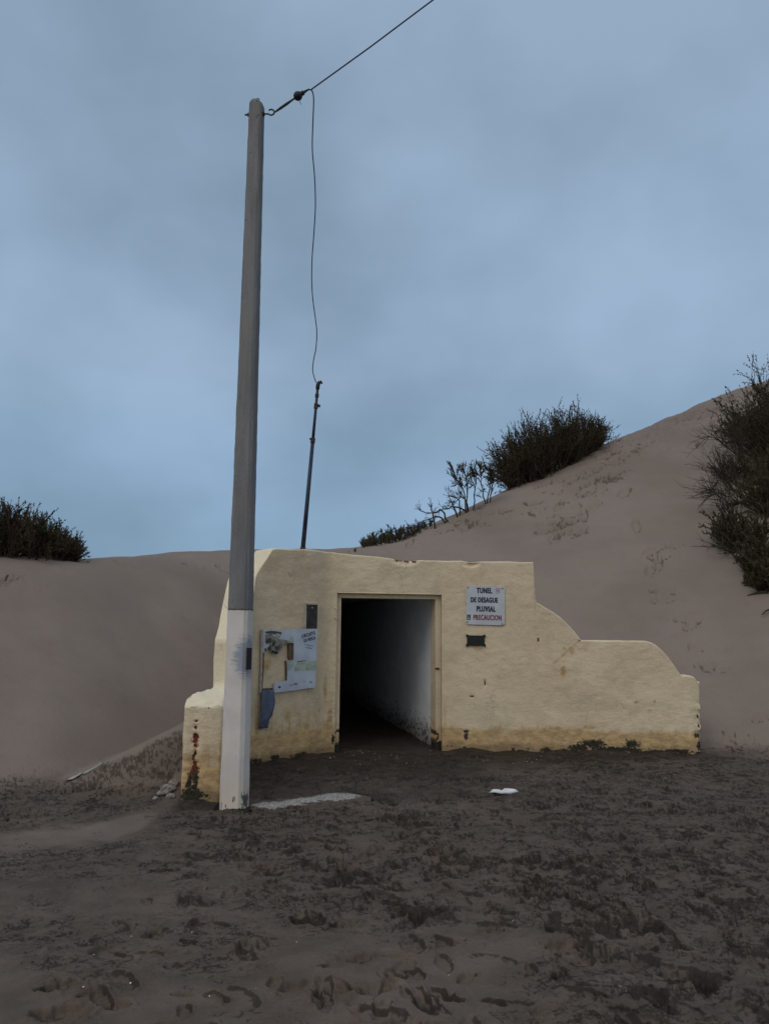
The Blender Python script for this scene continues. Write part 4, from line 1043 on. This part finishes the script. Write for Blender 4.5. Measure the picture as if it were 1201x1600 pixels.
# overhead wire with its insulator, and the loose cable
def at_y(px, py, Y):
    d = ray(px, py); t = Y / d[1]; return Vector((d[0] * t, Y, EYE + d[2] * t))
pA = Vector((cx_ + .028, PY - .015, cz_ - .005)); pI = at_y(467, 149, 6.93); pJ = at_y(486, 140, 6.90)
d_ = ray(676, 0); pE = Vector(d_ * ((7.35 - EYE) / d_[2])) + Vector((0, 0, EYE)); dirw = (pE - pJ); pF = pJ + dirw * 6
wire = empty('overhead_wire', pA); tag(wire, 'taut dark wire rising right from the eye bolt of the pole', 'wire')
mb = MB(); mb.tube([pA, pA.lerp(pI, .25), pA.lerp(pI, .5), pA.lerp(pI, .75), pA.lerp(pI, .92)], [.007, .013, .014, .009, .012], 8); mb.build('turnbuckle', M['iron'], wire)
mb = MB(); k_ = (pJ - pA).normalized()
prof = [(-.055, .006), (-.05, .026), (-.03, .042), (-.005, .046), (.015, .036), (.03, .022), (.05, .024), (.06, .014), (.09, .010), (.12, .006)]
mb.tube([pI + k_ * a for a, _ in prof], [r for _, r in prof], 12); mb.build('insulator', M['cable'], wire, True)
mb = MB(); mb.tube([pI + k_ * .0 + Vector((0, 0, -.03)), pI + Vector((.01, 0, -.07)), pI + Vector((.025, 0, -.10))], .003, 5); mb.build('loose_strand', M['cable'], wire)
mb = MB(); mb.tube([pI + k_ * .1, pJ, pJ + dirw * .5 + Vector((0, 0, -.01)), pE, pF], .0075, 6); mb.build('line', M['cable'], wire)
mast_b = at_y(473, 860, 9.86); mast_t = at_y(497, 598, 9.95)
pts = [(486, 140), (489, 146), (490, 160), (488.5, 200), (488, 235), (491, 270), (492.5, 300), (492.5, 330), (490, 370), (487.5, 405), (487, 440), (489, 470), (493, 500), (495, 520), (493.5, 545), (490, 562), (488.5, 578), (491, 590), (494, 598)]
mb = MB(); n_ = len(pts); P3 = []
for i, (x, y) in enumerate(pts):
    t = (y - 140) / 458.0; P3.append(at_y(x, y, 6.90 + (9.93 - 6.90) * min(1, t * 1.0)))
# smooth the polyline
def catmull(P, k=5):
    out = []
    for i in range(len(P) - 1):
        a = P[max(i - 1, 0)]; b = P[i]; c = P[i + 1]; d = P[min(i + 2, len(P) - 1)]
        for j in range(k):
            t = j / k; out.append(.5 * ((2 * b) + (c - a) * t + (2 * a - 5 * b + 4 * c - d) * t * t + (-a + 3 * b - 3 * c + d) * t ** 3))
    return out + [P[-1]]
mb.tube(catmull(P3), .0065, 6); o = mb.build('loose_cable', M['cable'], None, True); tag(o, 'thin wavy black cable hanging from the wire down to the mast', 'cable')

mast = empty('antenna_mast', mast_b); tag(mast, 'thin leaning dark blue pipe standing on top of the plastered wall', 'mast')
ax = (mast_t - mast_b); mp_ = lambda t, o=(0, 0, 0): mast_b + ax * t + Vector(o)
mb = MB(); mb.tube([mp_(-.02), mp_(.3), mp_(.64)], [.030, .027, .024], 10); mb.build('lower_pipe', M['mast'], mast, True)
mb = MB(); mb.tube([mp_(.64), mp_(.8), mp_(.97)], [.020, .019, .018], 10); mb.build('upper_pipe', M['mast'], mast, True)
mb = MB(); mb.tube([mp_(.63), mp_(.66)], .031, 8); mb.tube([mp_(.655, (-.045, 0, 0)), mp_(.655, (.0, 0, 0))], .014, 6); mb.build('clamp', M['iron'], mast)
mb = MB(); mb.tube([mp_(.84), mp_(.87)], .028, 8); mb.tube([mp_(.86, (.055, 0, -.01)), mp_(.86)], .020, 6); mb.build('clamp', M['iron'], mast)
mb = MB(); mb.tube([mp_(.91), mp_(.93)], .026, 8); mb.build('clamp', M['iron'], mast)
mb = MB(); mb.tube([mp_(.96), mp_(.985), mp_(1.0, (.01, 0, 0)), mp_(1.005, (.035, 0, 0)), mp_(.995, (.055, 0, 0))], [.026, .028, .026, .022, .012], 8); mb.build('end_hook', M['iron'], mast, True)
mb = MB(); mb.tube([mp_(-.06), mp_(.018)], .036, 8); mb.build('base_collar', M['iron'], mast)

# ------------------------------------------------------------------ shrubs
class Shrub:
    def __init__(self, seed): self.r = np.random.RandomState(seed); self.v = []; self.f = []; self.lv = []; self.n = 0; self.pts = []
    def tube(self, P, r0, r1, k=4):
        P = np.asarray(P); n = len(P); T = np.gradient(P, axis=0); T /= np.linalg.norm(T, axis=1)[:, None] + 1e-9
        ref = np.cross(T, [.3, .9, .2]); ref /= np.linalg.norm(ref, axis=1)[:, None] + 1e-9; b = np.cross(T, ref)
        R = np.linspace(r0, r1, n)
        ang = np.arange(k) * 2 * np.pi / k
        V = P[:, None] + (ref[:, None] * np.cos(ang)[None, :, None] + b[:, None] * np.sin(ang)[None, :, None]) * R[:, None, None]
        idx = np.arange(n * k).reshape(n, k) + self.n
        self.v.append(V.reshape(-1, 3)); self.f.append(np.stack([idx[:-1], np.roll(idx[:-1], -1, 1), np.roll(idx[1:], -1, 1), idx[1:]], -1).reshape(-1, 4)); self.n += n * k
    def curve(self, p, d, L, n=7, wob=.25, rise=.0):
        P = [p]; d = d / np.linalg.norm(d)
        for i in range(n - 1):
            d = d + self.r.normal(0, wob, 3) * .5 + np.array([0, 0, rise]); d /= np.linalg.norm(d); P.append(P[-1] + d * L / (n - 1))
        return np.array(P), d
    def leaves(self, P, n, size, w, spread=.7):
        P = np.asarray(P); k = len(P) - 1
        t = self.r.rand(n) * k; i = np.minimum(t.astype(int), k - 1); f = (t - i)[:, None]
        base = P[i] * (1 - f) + P[i + 1] * f; ax = P[i + 1] - P[i]; ax /= np.linalg.norm(ax, axis=1)[:, None] + 1e-9
        d = ax + self.r.normal(0, spread, (n, 3)); d[:, 2] += .25; d /= np.linalg.norm(d, axis=1)[:, None]
        side = np.cross(d, self.r.normal(0, 1, (n, 3))); side /= np.linalg.norm(side, axis=1)[:, None] + 1e-9
        L = size * self.r.uniform(.6, 1.3, n)[:, None]; W = w * self.r.uniform(.6, 1.3, n)[:, None]
        q = np.stack([base - side * W * .25, base + side * W * .25, base + d * L * .6 + side * W * .6, base + d * L, base + d * L * .5 - side * W * .6], 1)
        self.lv.append(q)
    def build(self, name, label, group, loc, fol, bare=False):
        root = empty(name, loc); tag(root, label, 'shrub', group)
        V = np.concatenate(self.v); F = np.concatenate(self.f)
        link('branches', from_arrays('branches', V, np.ascontiguousarray(F)), M['wood'], root)
        if self.lv:
            q = np.concatenate(self.lv); n = len(q)
            link('foliage', from_arrays('foliage', q.reshape(-1, 3), np.arange(n * 5).reshape(n, 5)), M[fol], root, smooth=False)
        return root

def broom(seed, base, wid, ht, dep, n, label, name='tamarisk_shrub', fol='foliage', lean=(0, 0), leafn=16, leaf=.07, lw=.014, right=None, slope=0.0, dome=.5, twigs=6, group='dark shrubs on the dune crest', rmin=.55, sub=.30, row=None, fan=.55, dexp=2.5):
    """upright feathery shrub: stems fan from a row of roots; right = sideways unit vector, slope = rise of the ground along it"""
    sh = Shrub(seed); r = sh.r; base = np.array(base, float)
    rt = np.array([right[0], right[1], 0]) if right is not None else np.array([1., 0, 0]); bk = np.array([-rt[1], rt[0], 0])
    roots = []
    for i in range(n):
        u = r.uniform(-1, 1); w = r.uniform(-1, 1)
        if row is not None:                       # roots follow the crest between two places
            q0 = crest((row[0] + row[1]) / 2 + u * .40 * (row[1] - row[0])); f = 1.015 + .05 * (w + 1); p = q0 * np.array([f, f, 1])
        else:
            p = base + rt * u * wid * .30 + bk * w * dep * .30
        p[2] = float(base_height(p[0:1], p[1:2])[0]) - .08
        hh = ht * (1 - dome * abs(u) ** dexp) * r.uniform(rmin, 1.0)
        d = np.array([0, 0, 1.0]) + rt * (u * fan + lean[0]) + bk * w * .4 + r.normal(0, .30, 3)
        P, de = sh.curve(p, d, hh, 8, .24, .06); sh.tube(P, .011 * ht ** .5, .003)
        for j in range(twigs):
            t = r.uniform(.06, 1.0); k = min(int(t * 7), 6); q = P[k] * (1 - (t * 7 - k)) + P[min(k + 1, 7)] * (t * 7 - k)
            dd = (P[min(k + 1, 7)] - P[max(k - 1, 0)]); dd = dd / np.linalg.norm(dd) + r.normal(0, .65, 3); dd[2] += .3
            T, _ = sh.curve(q, dd, ht * sub * r.uniform(.4, 1.0), 5, .2, .06); sh.tube(T, .004, .0015, 3)
            sh.leaves(T, leafn, leaf, lw, .45)
        sh.leaves(P[1:], leafn * 2, leaf, lw, .6)
        roots.append((u, P[0]))
    roots = [q_ for _, q_ in sorted(roots, key=lambda t_: t_[0])]; sh.tube(np.array(roots) - np.array([0, 0, .03]), .012, .012, 4)
    return sh.build(name, label, group, tuple(base), fol)

def side_of(p): r_ = math.hypot(p[0], p[1]); return (p[1] / r_, -p[0] / r_)
def ppm(p): return FPX / math.hypot(p[0], p[1])
def crest(px):
    """the skyline point above a photo column, and the crest's distance"""
    d = ray(px, 900); a = math.atan2(d[0], d[1]); D = float(np.interp(a, AZT, D1T)) * 1.02
    X, Y = D * math.sin(a), D * math.cos(a); return np.array([X, Y, float(base_height(np.array([X]), np.array([Y]))[0])])
# left shrub
p = crest(10); k = ppm(p)
broom(1, p, 250 / k, 84 / k, 1.6, 330, 'dark rounded shrub at the left edge on the low dune crest', right=side_of(p), dome=.85, dexp=1.7, leaf=.045, lw=.010, leafn=22, twigs=9, row=(-115, 146), fan=.3)
# large shrub on the slope
p = crest(868); k = ppm(p)
broom(2, p, 178 / k, 104 / k, 1.9, 460, 'large dense dark shrub, the widest one on the rising dune crest', right=side_of(p), dome=.5, leaf=.055, leafn=24, lw=.013, twigs=9, lean=(-.04, 0), row=(782, 952), fan=.42, sub=.28)
# low row of bushes at the foot of the slope
for i, (px, w, h) in enumerate([(575, 16, 20), (592, 26, 30), (615, 30, 32), (638, 30, 30), (657, 26, 26)]):
    p = crest(px); k = ppm(p)
    labs = ['tiny sparse shrub leftmost in the low row right of the mast', 'low shrub second from left in the row on the crest right of the mast', 'middle shrub of the low row on the dune crest', 'low shrub second from right in the row on the crest', 'low shrub at the right end of the row, touching the fallen bare branches']
    broom(20 + i, p, w * 1.35 / k, h * 1.0 / k, .5, 46, labs[i], name='low_shrub', fol='foliage2', right=side_of(p), dome=.3, leaf=.038, leafn=16, lw=.009, twigs=5, group='low shrubs in a row on the dune crest', row=(px - w * .75, px + w * .75), fan=.2)
# tiny one on the far left of the row
p = crest(552); k = ppm(p); broom(30, p, 10 / k, 12 / k, .2, 5, 'tiny twiggy sprout alone on the crest left of the low shrub row', name='low_shrub', fol='foliage2', right=side_of(p), leaf=.035, leafn=5, twigs=2, group='low shrubs in a row on the dune crest')

def open_shrub(seed, stems, label, name, fol, group, rad=.022, leafn=22, leaf=.06, lw=.014, twn=9, spread=.28, tl=.35, back=0.0, blobs=True):
    """stems: lists of photo pixels, each traced at the distance of its own root on the dune"""
    sh = Shrub(seed); r = sh.r; root0 = None; roots = []
    for st in stems:
        path, lf = st[0], st[1]
        root = crest(path[0][0]) if st[2] == 'crest' else hit(*path[0])
        if root0 is None: root0 = root
        D = root[1] + back; P = []
        for i, (x, y) in enumerate(path):
            q = np.array(at_y(x, y, D - (st[3] if len(st) > 3 else 0) * i)); P.append(q)
        P[0][2] = min(P[0][2], root[2]) - .03
        P = np.array([np.array(v) for v in catmull([Vector(v) for v in P], 4)])
        P[1:] += r.normal(0, .012, P[1:].shape); P[:, 1] += np.linspace(0, r.uniform(-.3, .3), len(P))
        sh.tube(P, rad, .006, 5); roots.append(P[0])
        for j in range(twn):
            t = r.uniform(.3, 1.0) * (len(P) - 1); k = min(int(t), len(P) - 2); q = P[k]
            dd = (P[k + 1] - P[k]); dd = dd / (np.linalg.norm(dd) + 1e-9) + r.normal(0, spread * 2, 3); dd[2] += .35
            T, _ = sh.curve(q, dd, tl * r.uniform(.4, 1.0), 6, .25, .05); sh.tube(T, .008, .003, 3)
            if lf > 0: sh.leaves(T[2:], int(leafn * lf), leaf, lw, .6)
            for m2 in range(2):
                T2, _ = sh.curve(T[r.randint(2, 5)], dd + r.normal(0, .6, 3), tl * .5 * r.uniform(.5, 1), 4, .2, .05); sh.tube(T2, .005, .002, 3)
                if lf > 0: sh.leaves(T2, int(leafn * lf * .6), leaf, lw, .6)
    for a_, b_ in zip(roots[:-1], roots[1:]): sh.tube(np.linspace(a_, b_, 3) - np.array([0, 0, .04]), .01, .01, 4)
    return sh.build(name, label, group, tuple(root0), fol)
open_shrub(40, [
    ([(728, 783), (722, 765), (713, 750), (708, 738)], .9, 'crest'), ([(728, 783), (730, 765), (728, 748), (722, 735)], .9, 'crest'), ([(738, 778), (742, 765), (736, 750), (738, 736)], .8, 'crest'),
    ([(758, 772), (752, 757), (750, 742), (752, 730)], .8, 'crest'), ([(760, 772), (764, 758), (762, 746), (760, 736)], .7, 'crest'), ([(764, 770), (768, 760), (767, 748)], .6, 'crest'),
    ([(735, 780), (722, 776), (714, 782), (706, 790)], .25, 'crest')],
    'open airy shrub with bare lower stems and tufted tips left of the large shrub', 'open_shrub', 'foliage2', 'dark shrubs on the dune crest', rad=.018, leafn=44, leaf=.034, lw=.009, tl=.36, twn=20, spread=.34)
open_shrub(41, [
    ([(735, 785), (715, 792), (695, 795), (680, 800), (664, 806)], .1, 'crest'), ([(700, 805), (690, 798), (680, 802), (660, 800), (652, 796)], .05, 'crest'), ([(700, 806), (685, 808), (668, 812), (655, 818)], .1, 'crest'),
    ([(680, 812), (676, 804), (674, 790), (676, 785)], .3, 'crest'), ([(715, 796), (704, 788), (700, 778)], .1, 'crest'), ([(720, 793), (716, 783), (700, 772)], .15, 'crest')],
    'fallen bare dark branches sprawling down the crest below the open shrub', 'fallen_branches', 'foliage2', None, rad=.026, leafn=8, twn=6, tl=.28)['category'] = 'branches'

# thicket on the right edge of the picture: separate shrubs down the dune face
def clump(seed, px, py, wpx, hpx, n, label, lean=(0, 0), dens=20, dome=.35, leaf=.075, fol='foliage'):
    p = hit(px + 10, py); k = ppm(p)
    return broom(seed, p, wpx / k, hpx / k, wpx / k * .8, n, label, right=side_of(p), dome=dome, leaf=leaf * .8, leafn=dens, lw=.016, twigs=8, lean=lean, fol=fol, group='shrubs down the right dune face', rmin=.4)
clump(60, 1214, 712, 100, 124, 170, 'tallest dark shrub of the thicket, at the top right where the dune meets the sky', lean=(-.12, 0))
clump(61, 1196, 650, 40, 98, 26, 'slender upright shrub poking above the crest at the top right corner', lean=(-.03, 0), dome=.6)
clump(62, 1168, 680, 66, 60, 38, 'loose shrub spilling left below the top shrub of the thicket', lean=(-.5, 0), dens=14)
clump(63, 1226, 800, 90, 100, 105, 'dense dark shrub at the right edge halfway down the thicket', lean=(-.25, 0))
clump(64, 1142, 745, 60, 42, 18, 'thin brownish shrub left of the thicket on bare sand', lean=(-.5, 0), dens=9, fol='foliage2')
clump(65, 1160, 858, 52, 84, 60, 'lower left shrub of the thicket leaning down the slope', lean=(-.4, 0), dens=16)
clump(67, 1196, 752, 62, 62, 60, 'dark bush in the middle of the thicket between the top shrub and the halfway one', lean=(-.3, 0), dens=16)
clump(68, 1190, 888, 50, 56, 40, 'small dark bush just above the lowest shrub of the thicket', lean=(-.3, 0), dens=16)
clump(66, 1200, 915, 66, 56, 90, 'lowest dark shrub of the thicket at the right edge', lean=(-.25, 0))
open_shrub(70, [
    ([(1201, 760), (1175, 762), (1150, 752), (1128, 748), (1112, 770)], .12, 'hit'), ([(1190, 745), (1165, 735), (1140, 745), (1120, 730)], .12, 'hit'), ([(1180, 790), (1155, 785), (1130, 770), (1108, 775)], .15, 'hit'),
    ([(1170, 730), (1150, 712), (1120, 690), (1102, 682)], .1, 'hit'), ([(1150, 770), (1135, 755), (1125, 740)], .15, 'hit'), ([(1190, 775), (1165, 780), (1140, 790), (1112, 772)], .1, 'hit'),
    ([(1170, 745), (1160, 725), (1140, 705), (1135, 690)], .25, 'hit'), ([(1185, 700), (1160, 690), (1140, 668)], .3, 'hit')],
    'tangle of bare twigs sprawling left from the middle of the thicket', 'bare_twigs', 'foliage2', None, rad=.026, leafn=12, twn=26, tl=.75)['category'] = 'branches'
open_shrub(71, [
    ([(1200, 905), (1178, 890), (1160, 870), (1140, 845), (1122, 832)], .15, 'hit'), ([(1185, 880), (1160, 865), (1138, 855), (1124, 850)], .1, 'hit'), ([(1201, 870), (1180, 850), (1165, 835), (1150, 810)], .4, 'hit'),
    ([(1180, 870), (1160, 850), (1150, 820), (1135, 790)], .5, 'hit')],
    'dead branches pointing left out of the lowest shrubs of the thicket', 'dead_branches', 'foliage', None, rad=.022, leafn=14, twn=8, tl=.45)['category'] = 'branches'
def stick(px0, py0, px1, py1, rad, label, forks=()):
    a = hit(px0, py0); b = hit(px1, py1); a[2] += rad * .8; b[2] += rad * 1.2
    mb = MB(); mid = (a + b) / 2 + np.array([0, 0, rad]); mb.tube([Vector(a), Vector(mid), Vector(b)], [rad * .5, rad * .8, rad], 6)
    for fx, fy in forks:
        c = hit(fx, fy); c[2] += .04; mb.tube([Vector(mid), Vector((mid + c) / 2 + np.array([0, 0, .02])), Vector(c)], [rad * .6, rad * .5, rad * .3], 5)
    o = mb.build('driftwood_stick', M['wood'], None, True); tag(o, label, 'stick')
stick(1167, 933, 1199, 928, .022, 'short dark stick lying on the sand under the lowest shrub at the right edge', [(1185, 925)])
stick(1190, 962, 1201, 955, .018, 'small dark twig at the right edge below the dark stick')
stick(9, 910, 12, 903, .018, 'small dark stick poking from the sand near the left edge')
stick(3, 1270, 12, 1284, .012, 'thin twig on the damp sand at the left edge', [(2, 1262)])
stick(1093, 771, 1118, 766, .02, 'pale grey stick lying left of the bare twigs on the dune face', [(1096, 760)])

# ------------------------------------------------------------------ litter, crust, rubble, shells
def flat_blob(name, cx, cy, pts, thick, mat, label, cat, crinkle=.01, seed=0, parent=None, zoff=.006):
    """thin irregular sheet lying on the sand"""
    r = np.random.RandomState(seed); n = len(pts); P = np.array(pts) ; rings = 6; V = []; Fc = []
    for k in range(rings + 1):
        f = 1 - k / rings
        for x, y in P: V.append([cx + x * f, cy + y * f, 0])
    V = np.array(V); V[:, 2] = base_height(V[:, 0], V[:, 1]) + zoff + crinkle * (1.2 + fbm(V[:, 0] * 12, V[:, 1] * 12, 3, seed + 600)) * .8
    V[:n, 2] -= crinkle * .9
    F = [[k * n + i, k * n + (i + 1) % n, (k + 1) * n + (i + 1) % n, (k + 1) * n + i] for k in range(rings) for i in range(n)]
    me = bpy.data.meshes.new(name); me.from_pydata([tuple(v) for v in V], [], F); me.update()
    o = link(name, me, mat, parent); md = o.modifiers.new('solid', 'SOLIDIFY'); md.thickness = thick
    if label: tag(o, label, cat)
    return o
p = hit(787, 1240)
flat_blob('white_litter', p[0], p[1], [(-.14, .01), (-.12, .03), (-.07, .035), (-.03, .02), (.02, .05), (.06, .03), (.10, .045), (.13, .01), (.135, -.03), (.09, -.035), (.05, -.05), (.01, -.02), (-.04, -.04), (-.09, -.015)], .006, M['litter'], 'bright white scrap of plastic lying on the dark sand in front of the doorway', 'litter', .022, 3, zoff=.008)
p = hit(143, 1205); flat_blob('white_litter', p[0], p[1], [(-.07, -.05), (-.03, -.01), (.03, .05), (.08, .09), (.075, .05), (.01, -.01), (-.04, -.05)], .006, M['litterdull'], 'longer white scrap at the dune foot left of the low block', 'litter', .008, 5, zoff=.004)
p = hit(117, 1215); flat_blob('white_litter', p[0], p[1], [(-.06, -.04), (.0, .0), (.07, .04), (.05, .0), (.0, -.04)], .006, M['litterdull'], 'shorter white scrap at the dune foot, nearest the left edge', 'litter', .008, 6, zoff=.004)
# chalky crust beside the pole
def crust():
    nu, nv = 110, 26; p0 = hit(393, 1250); p1 = hit(580, 1244)
    U, Vv = np.meshgrid(np.linspace(0, 1, nu), np.linspace(-1, 1, nv), indexing='ij')
    cxx = p0[0] + (p1[0] - p0[0]) * U; cyy = np.interp(U, [0, .25, .55, .8, 1], [7.13, 7.12, 7.36, 7.50, 7.40]); wd = np.interp(U, [0, .1, .4, .7, 1], [.10, .24, .26, .30, .10])
    X = cxx; Y = cyy + Vv * wd
    e = np.clip((1 - np.abs(Vv)) * 1.25, 0, 1) * sstep(0, .08, U) * sstep(1, .82, U) + .55 * fbm(X * 3.5, Y * 7, 4, 701) - .08
    Z = base_height(X, Y) + .016 * np.clip(1.3 - np.abs(Vv) * 2.0, -1, 1) + .008 * fbm(X * 14, Y * 14, 3, 700)
    i = np.arange(nu * nv).reshape(nu, nv); F = np.stack([i[:-1, :-1], i[1:, :-1], i[1:, 1:], i[:-1, 1:]], -1).reshape(-1, 4)
    o = link('chalky_crust', from_arrays('chalky_crust', np.stack([X, Y, Z], -1).reshape(-1, 3), np.ascontiguousarray(F), {'edge': e}), M['crust'])
    tag(o, 'long pale chalky patch on the wet sand right of the pole base', 'crust')
crust()
def rock(cx, cy, cz, sx_, sy_, sz_, mat, name, label, cat, group=None, seed=0, rot=0.0):
    import bmesh
    bm = bmesh.new(); bmesh.ops.create_icosphere(bm, subdivisions=3, radius=1)
    for v in bm.verts:
        d = 1 + .35 * float(perlin(v.co.x * 1.7 + seed, v.co.y * 1.7 + v.co.z * 1.1, seed)) + .14 * float(perlin(v.co.x * 5 + seed, v.co.y * 5 + v.co.z * 4, seed + 1)); v.co *= d
        x, y = v.co.x * sx_, v.co.y * sy_; v.co = Vector((cx + x * math.cos(rot) - y * math.sin(rot), cy + x * math.sin(rot) + y * math.cos(rot), cz + v.co.z * sz_))
    me = bpy.data.meshes.new(name); bm.to_mesh(me); bm.free(); o = link(name, me, mat, None, smooth=False); tag(o, label, cat, group); return o
for i, (px, py, s, lab) in enumerate([(262, 1236, .065, 'largest pale lump of broken plaster at the foot of the low block'), (253, 1243, .04, 'small pale rubble lump left of the largest one by the block'), (272, 1228, .045, 'pale rubble lump tucked against the left side of the low block'),
                                      (268, 1246, .035, 'small rubble lump in front of the low block corner'), (243, 1250, .025, 'smallest rubble piece farthest left of the block')]):
    p = hit(px, py); rock(p[0], p[1], p[2] + s * .2, s * 1.2, s, s * .7, M['rubble'], 'rubble', lab, 'rubble', 'plaster rubble by the low block', 10 + i, i)
def bits():
    r = np.random.RandomState(9); V = []; F = []
    spots = []
    for _ in range(30): spots.append((r.normal(585, 38), r.normal(1182, 9), r.uniform(.004, .010)))
    for _ in range(14): spots.append((r.uniform(700, 880), r.uniform(1176, 1195), r.uniform(.004, .008)))
    for _ in range(40): spots.append((r.uniform(0, 1200), 1160 + 430 * r.rand() ** 1.2, r.uniform(.002, .004)))
    spots += [(204, 1543, .006), (130, 1549, .005), (205, 1468, .004), (327, 1563, .004)]
    for px, py, s in spots:
        if py > 1599: continue
        p = hit(px, py); s0_, d0_ = near_front(p[None, 0], p[None, 1])
        if d0_[0] > -.03: continue
        n = len(V); a = r.uniform(0, 6)
        for k in range(6):
            q = a + k * math.pi / 3; V.append((p[0] + s * math.cos(q) * r.uniform(.6, 1.3), p[1] + s * math.sin(q) * r.uniform(.6, 1.3), p[2] + .012 + r.uniform(0, s * .4)))
        V.append((p[0], p[1], p[2] + .012 + s * .8)); F += [[n + k, n + (k + 1) % 6, n + 6] for k in range(6)]
    me = bpy.data.meshes.new('shell_bits'); me.from_pydata(V, [], F); me.update(); o = link('shell_bits', me, M['shell'], None, smooth=False); o['kind'] = 'stuff'; tag(o, 'pale shell bits and grit scattered over the wet sand', 'shell bits')
bits()
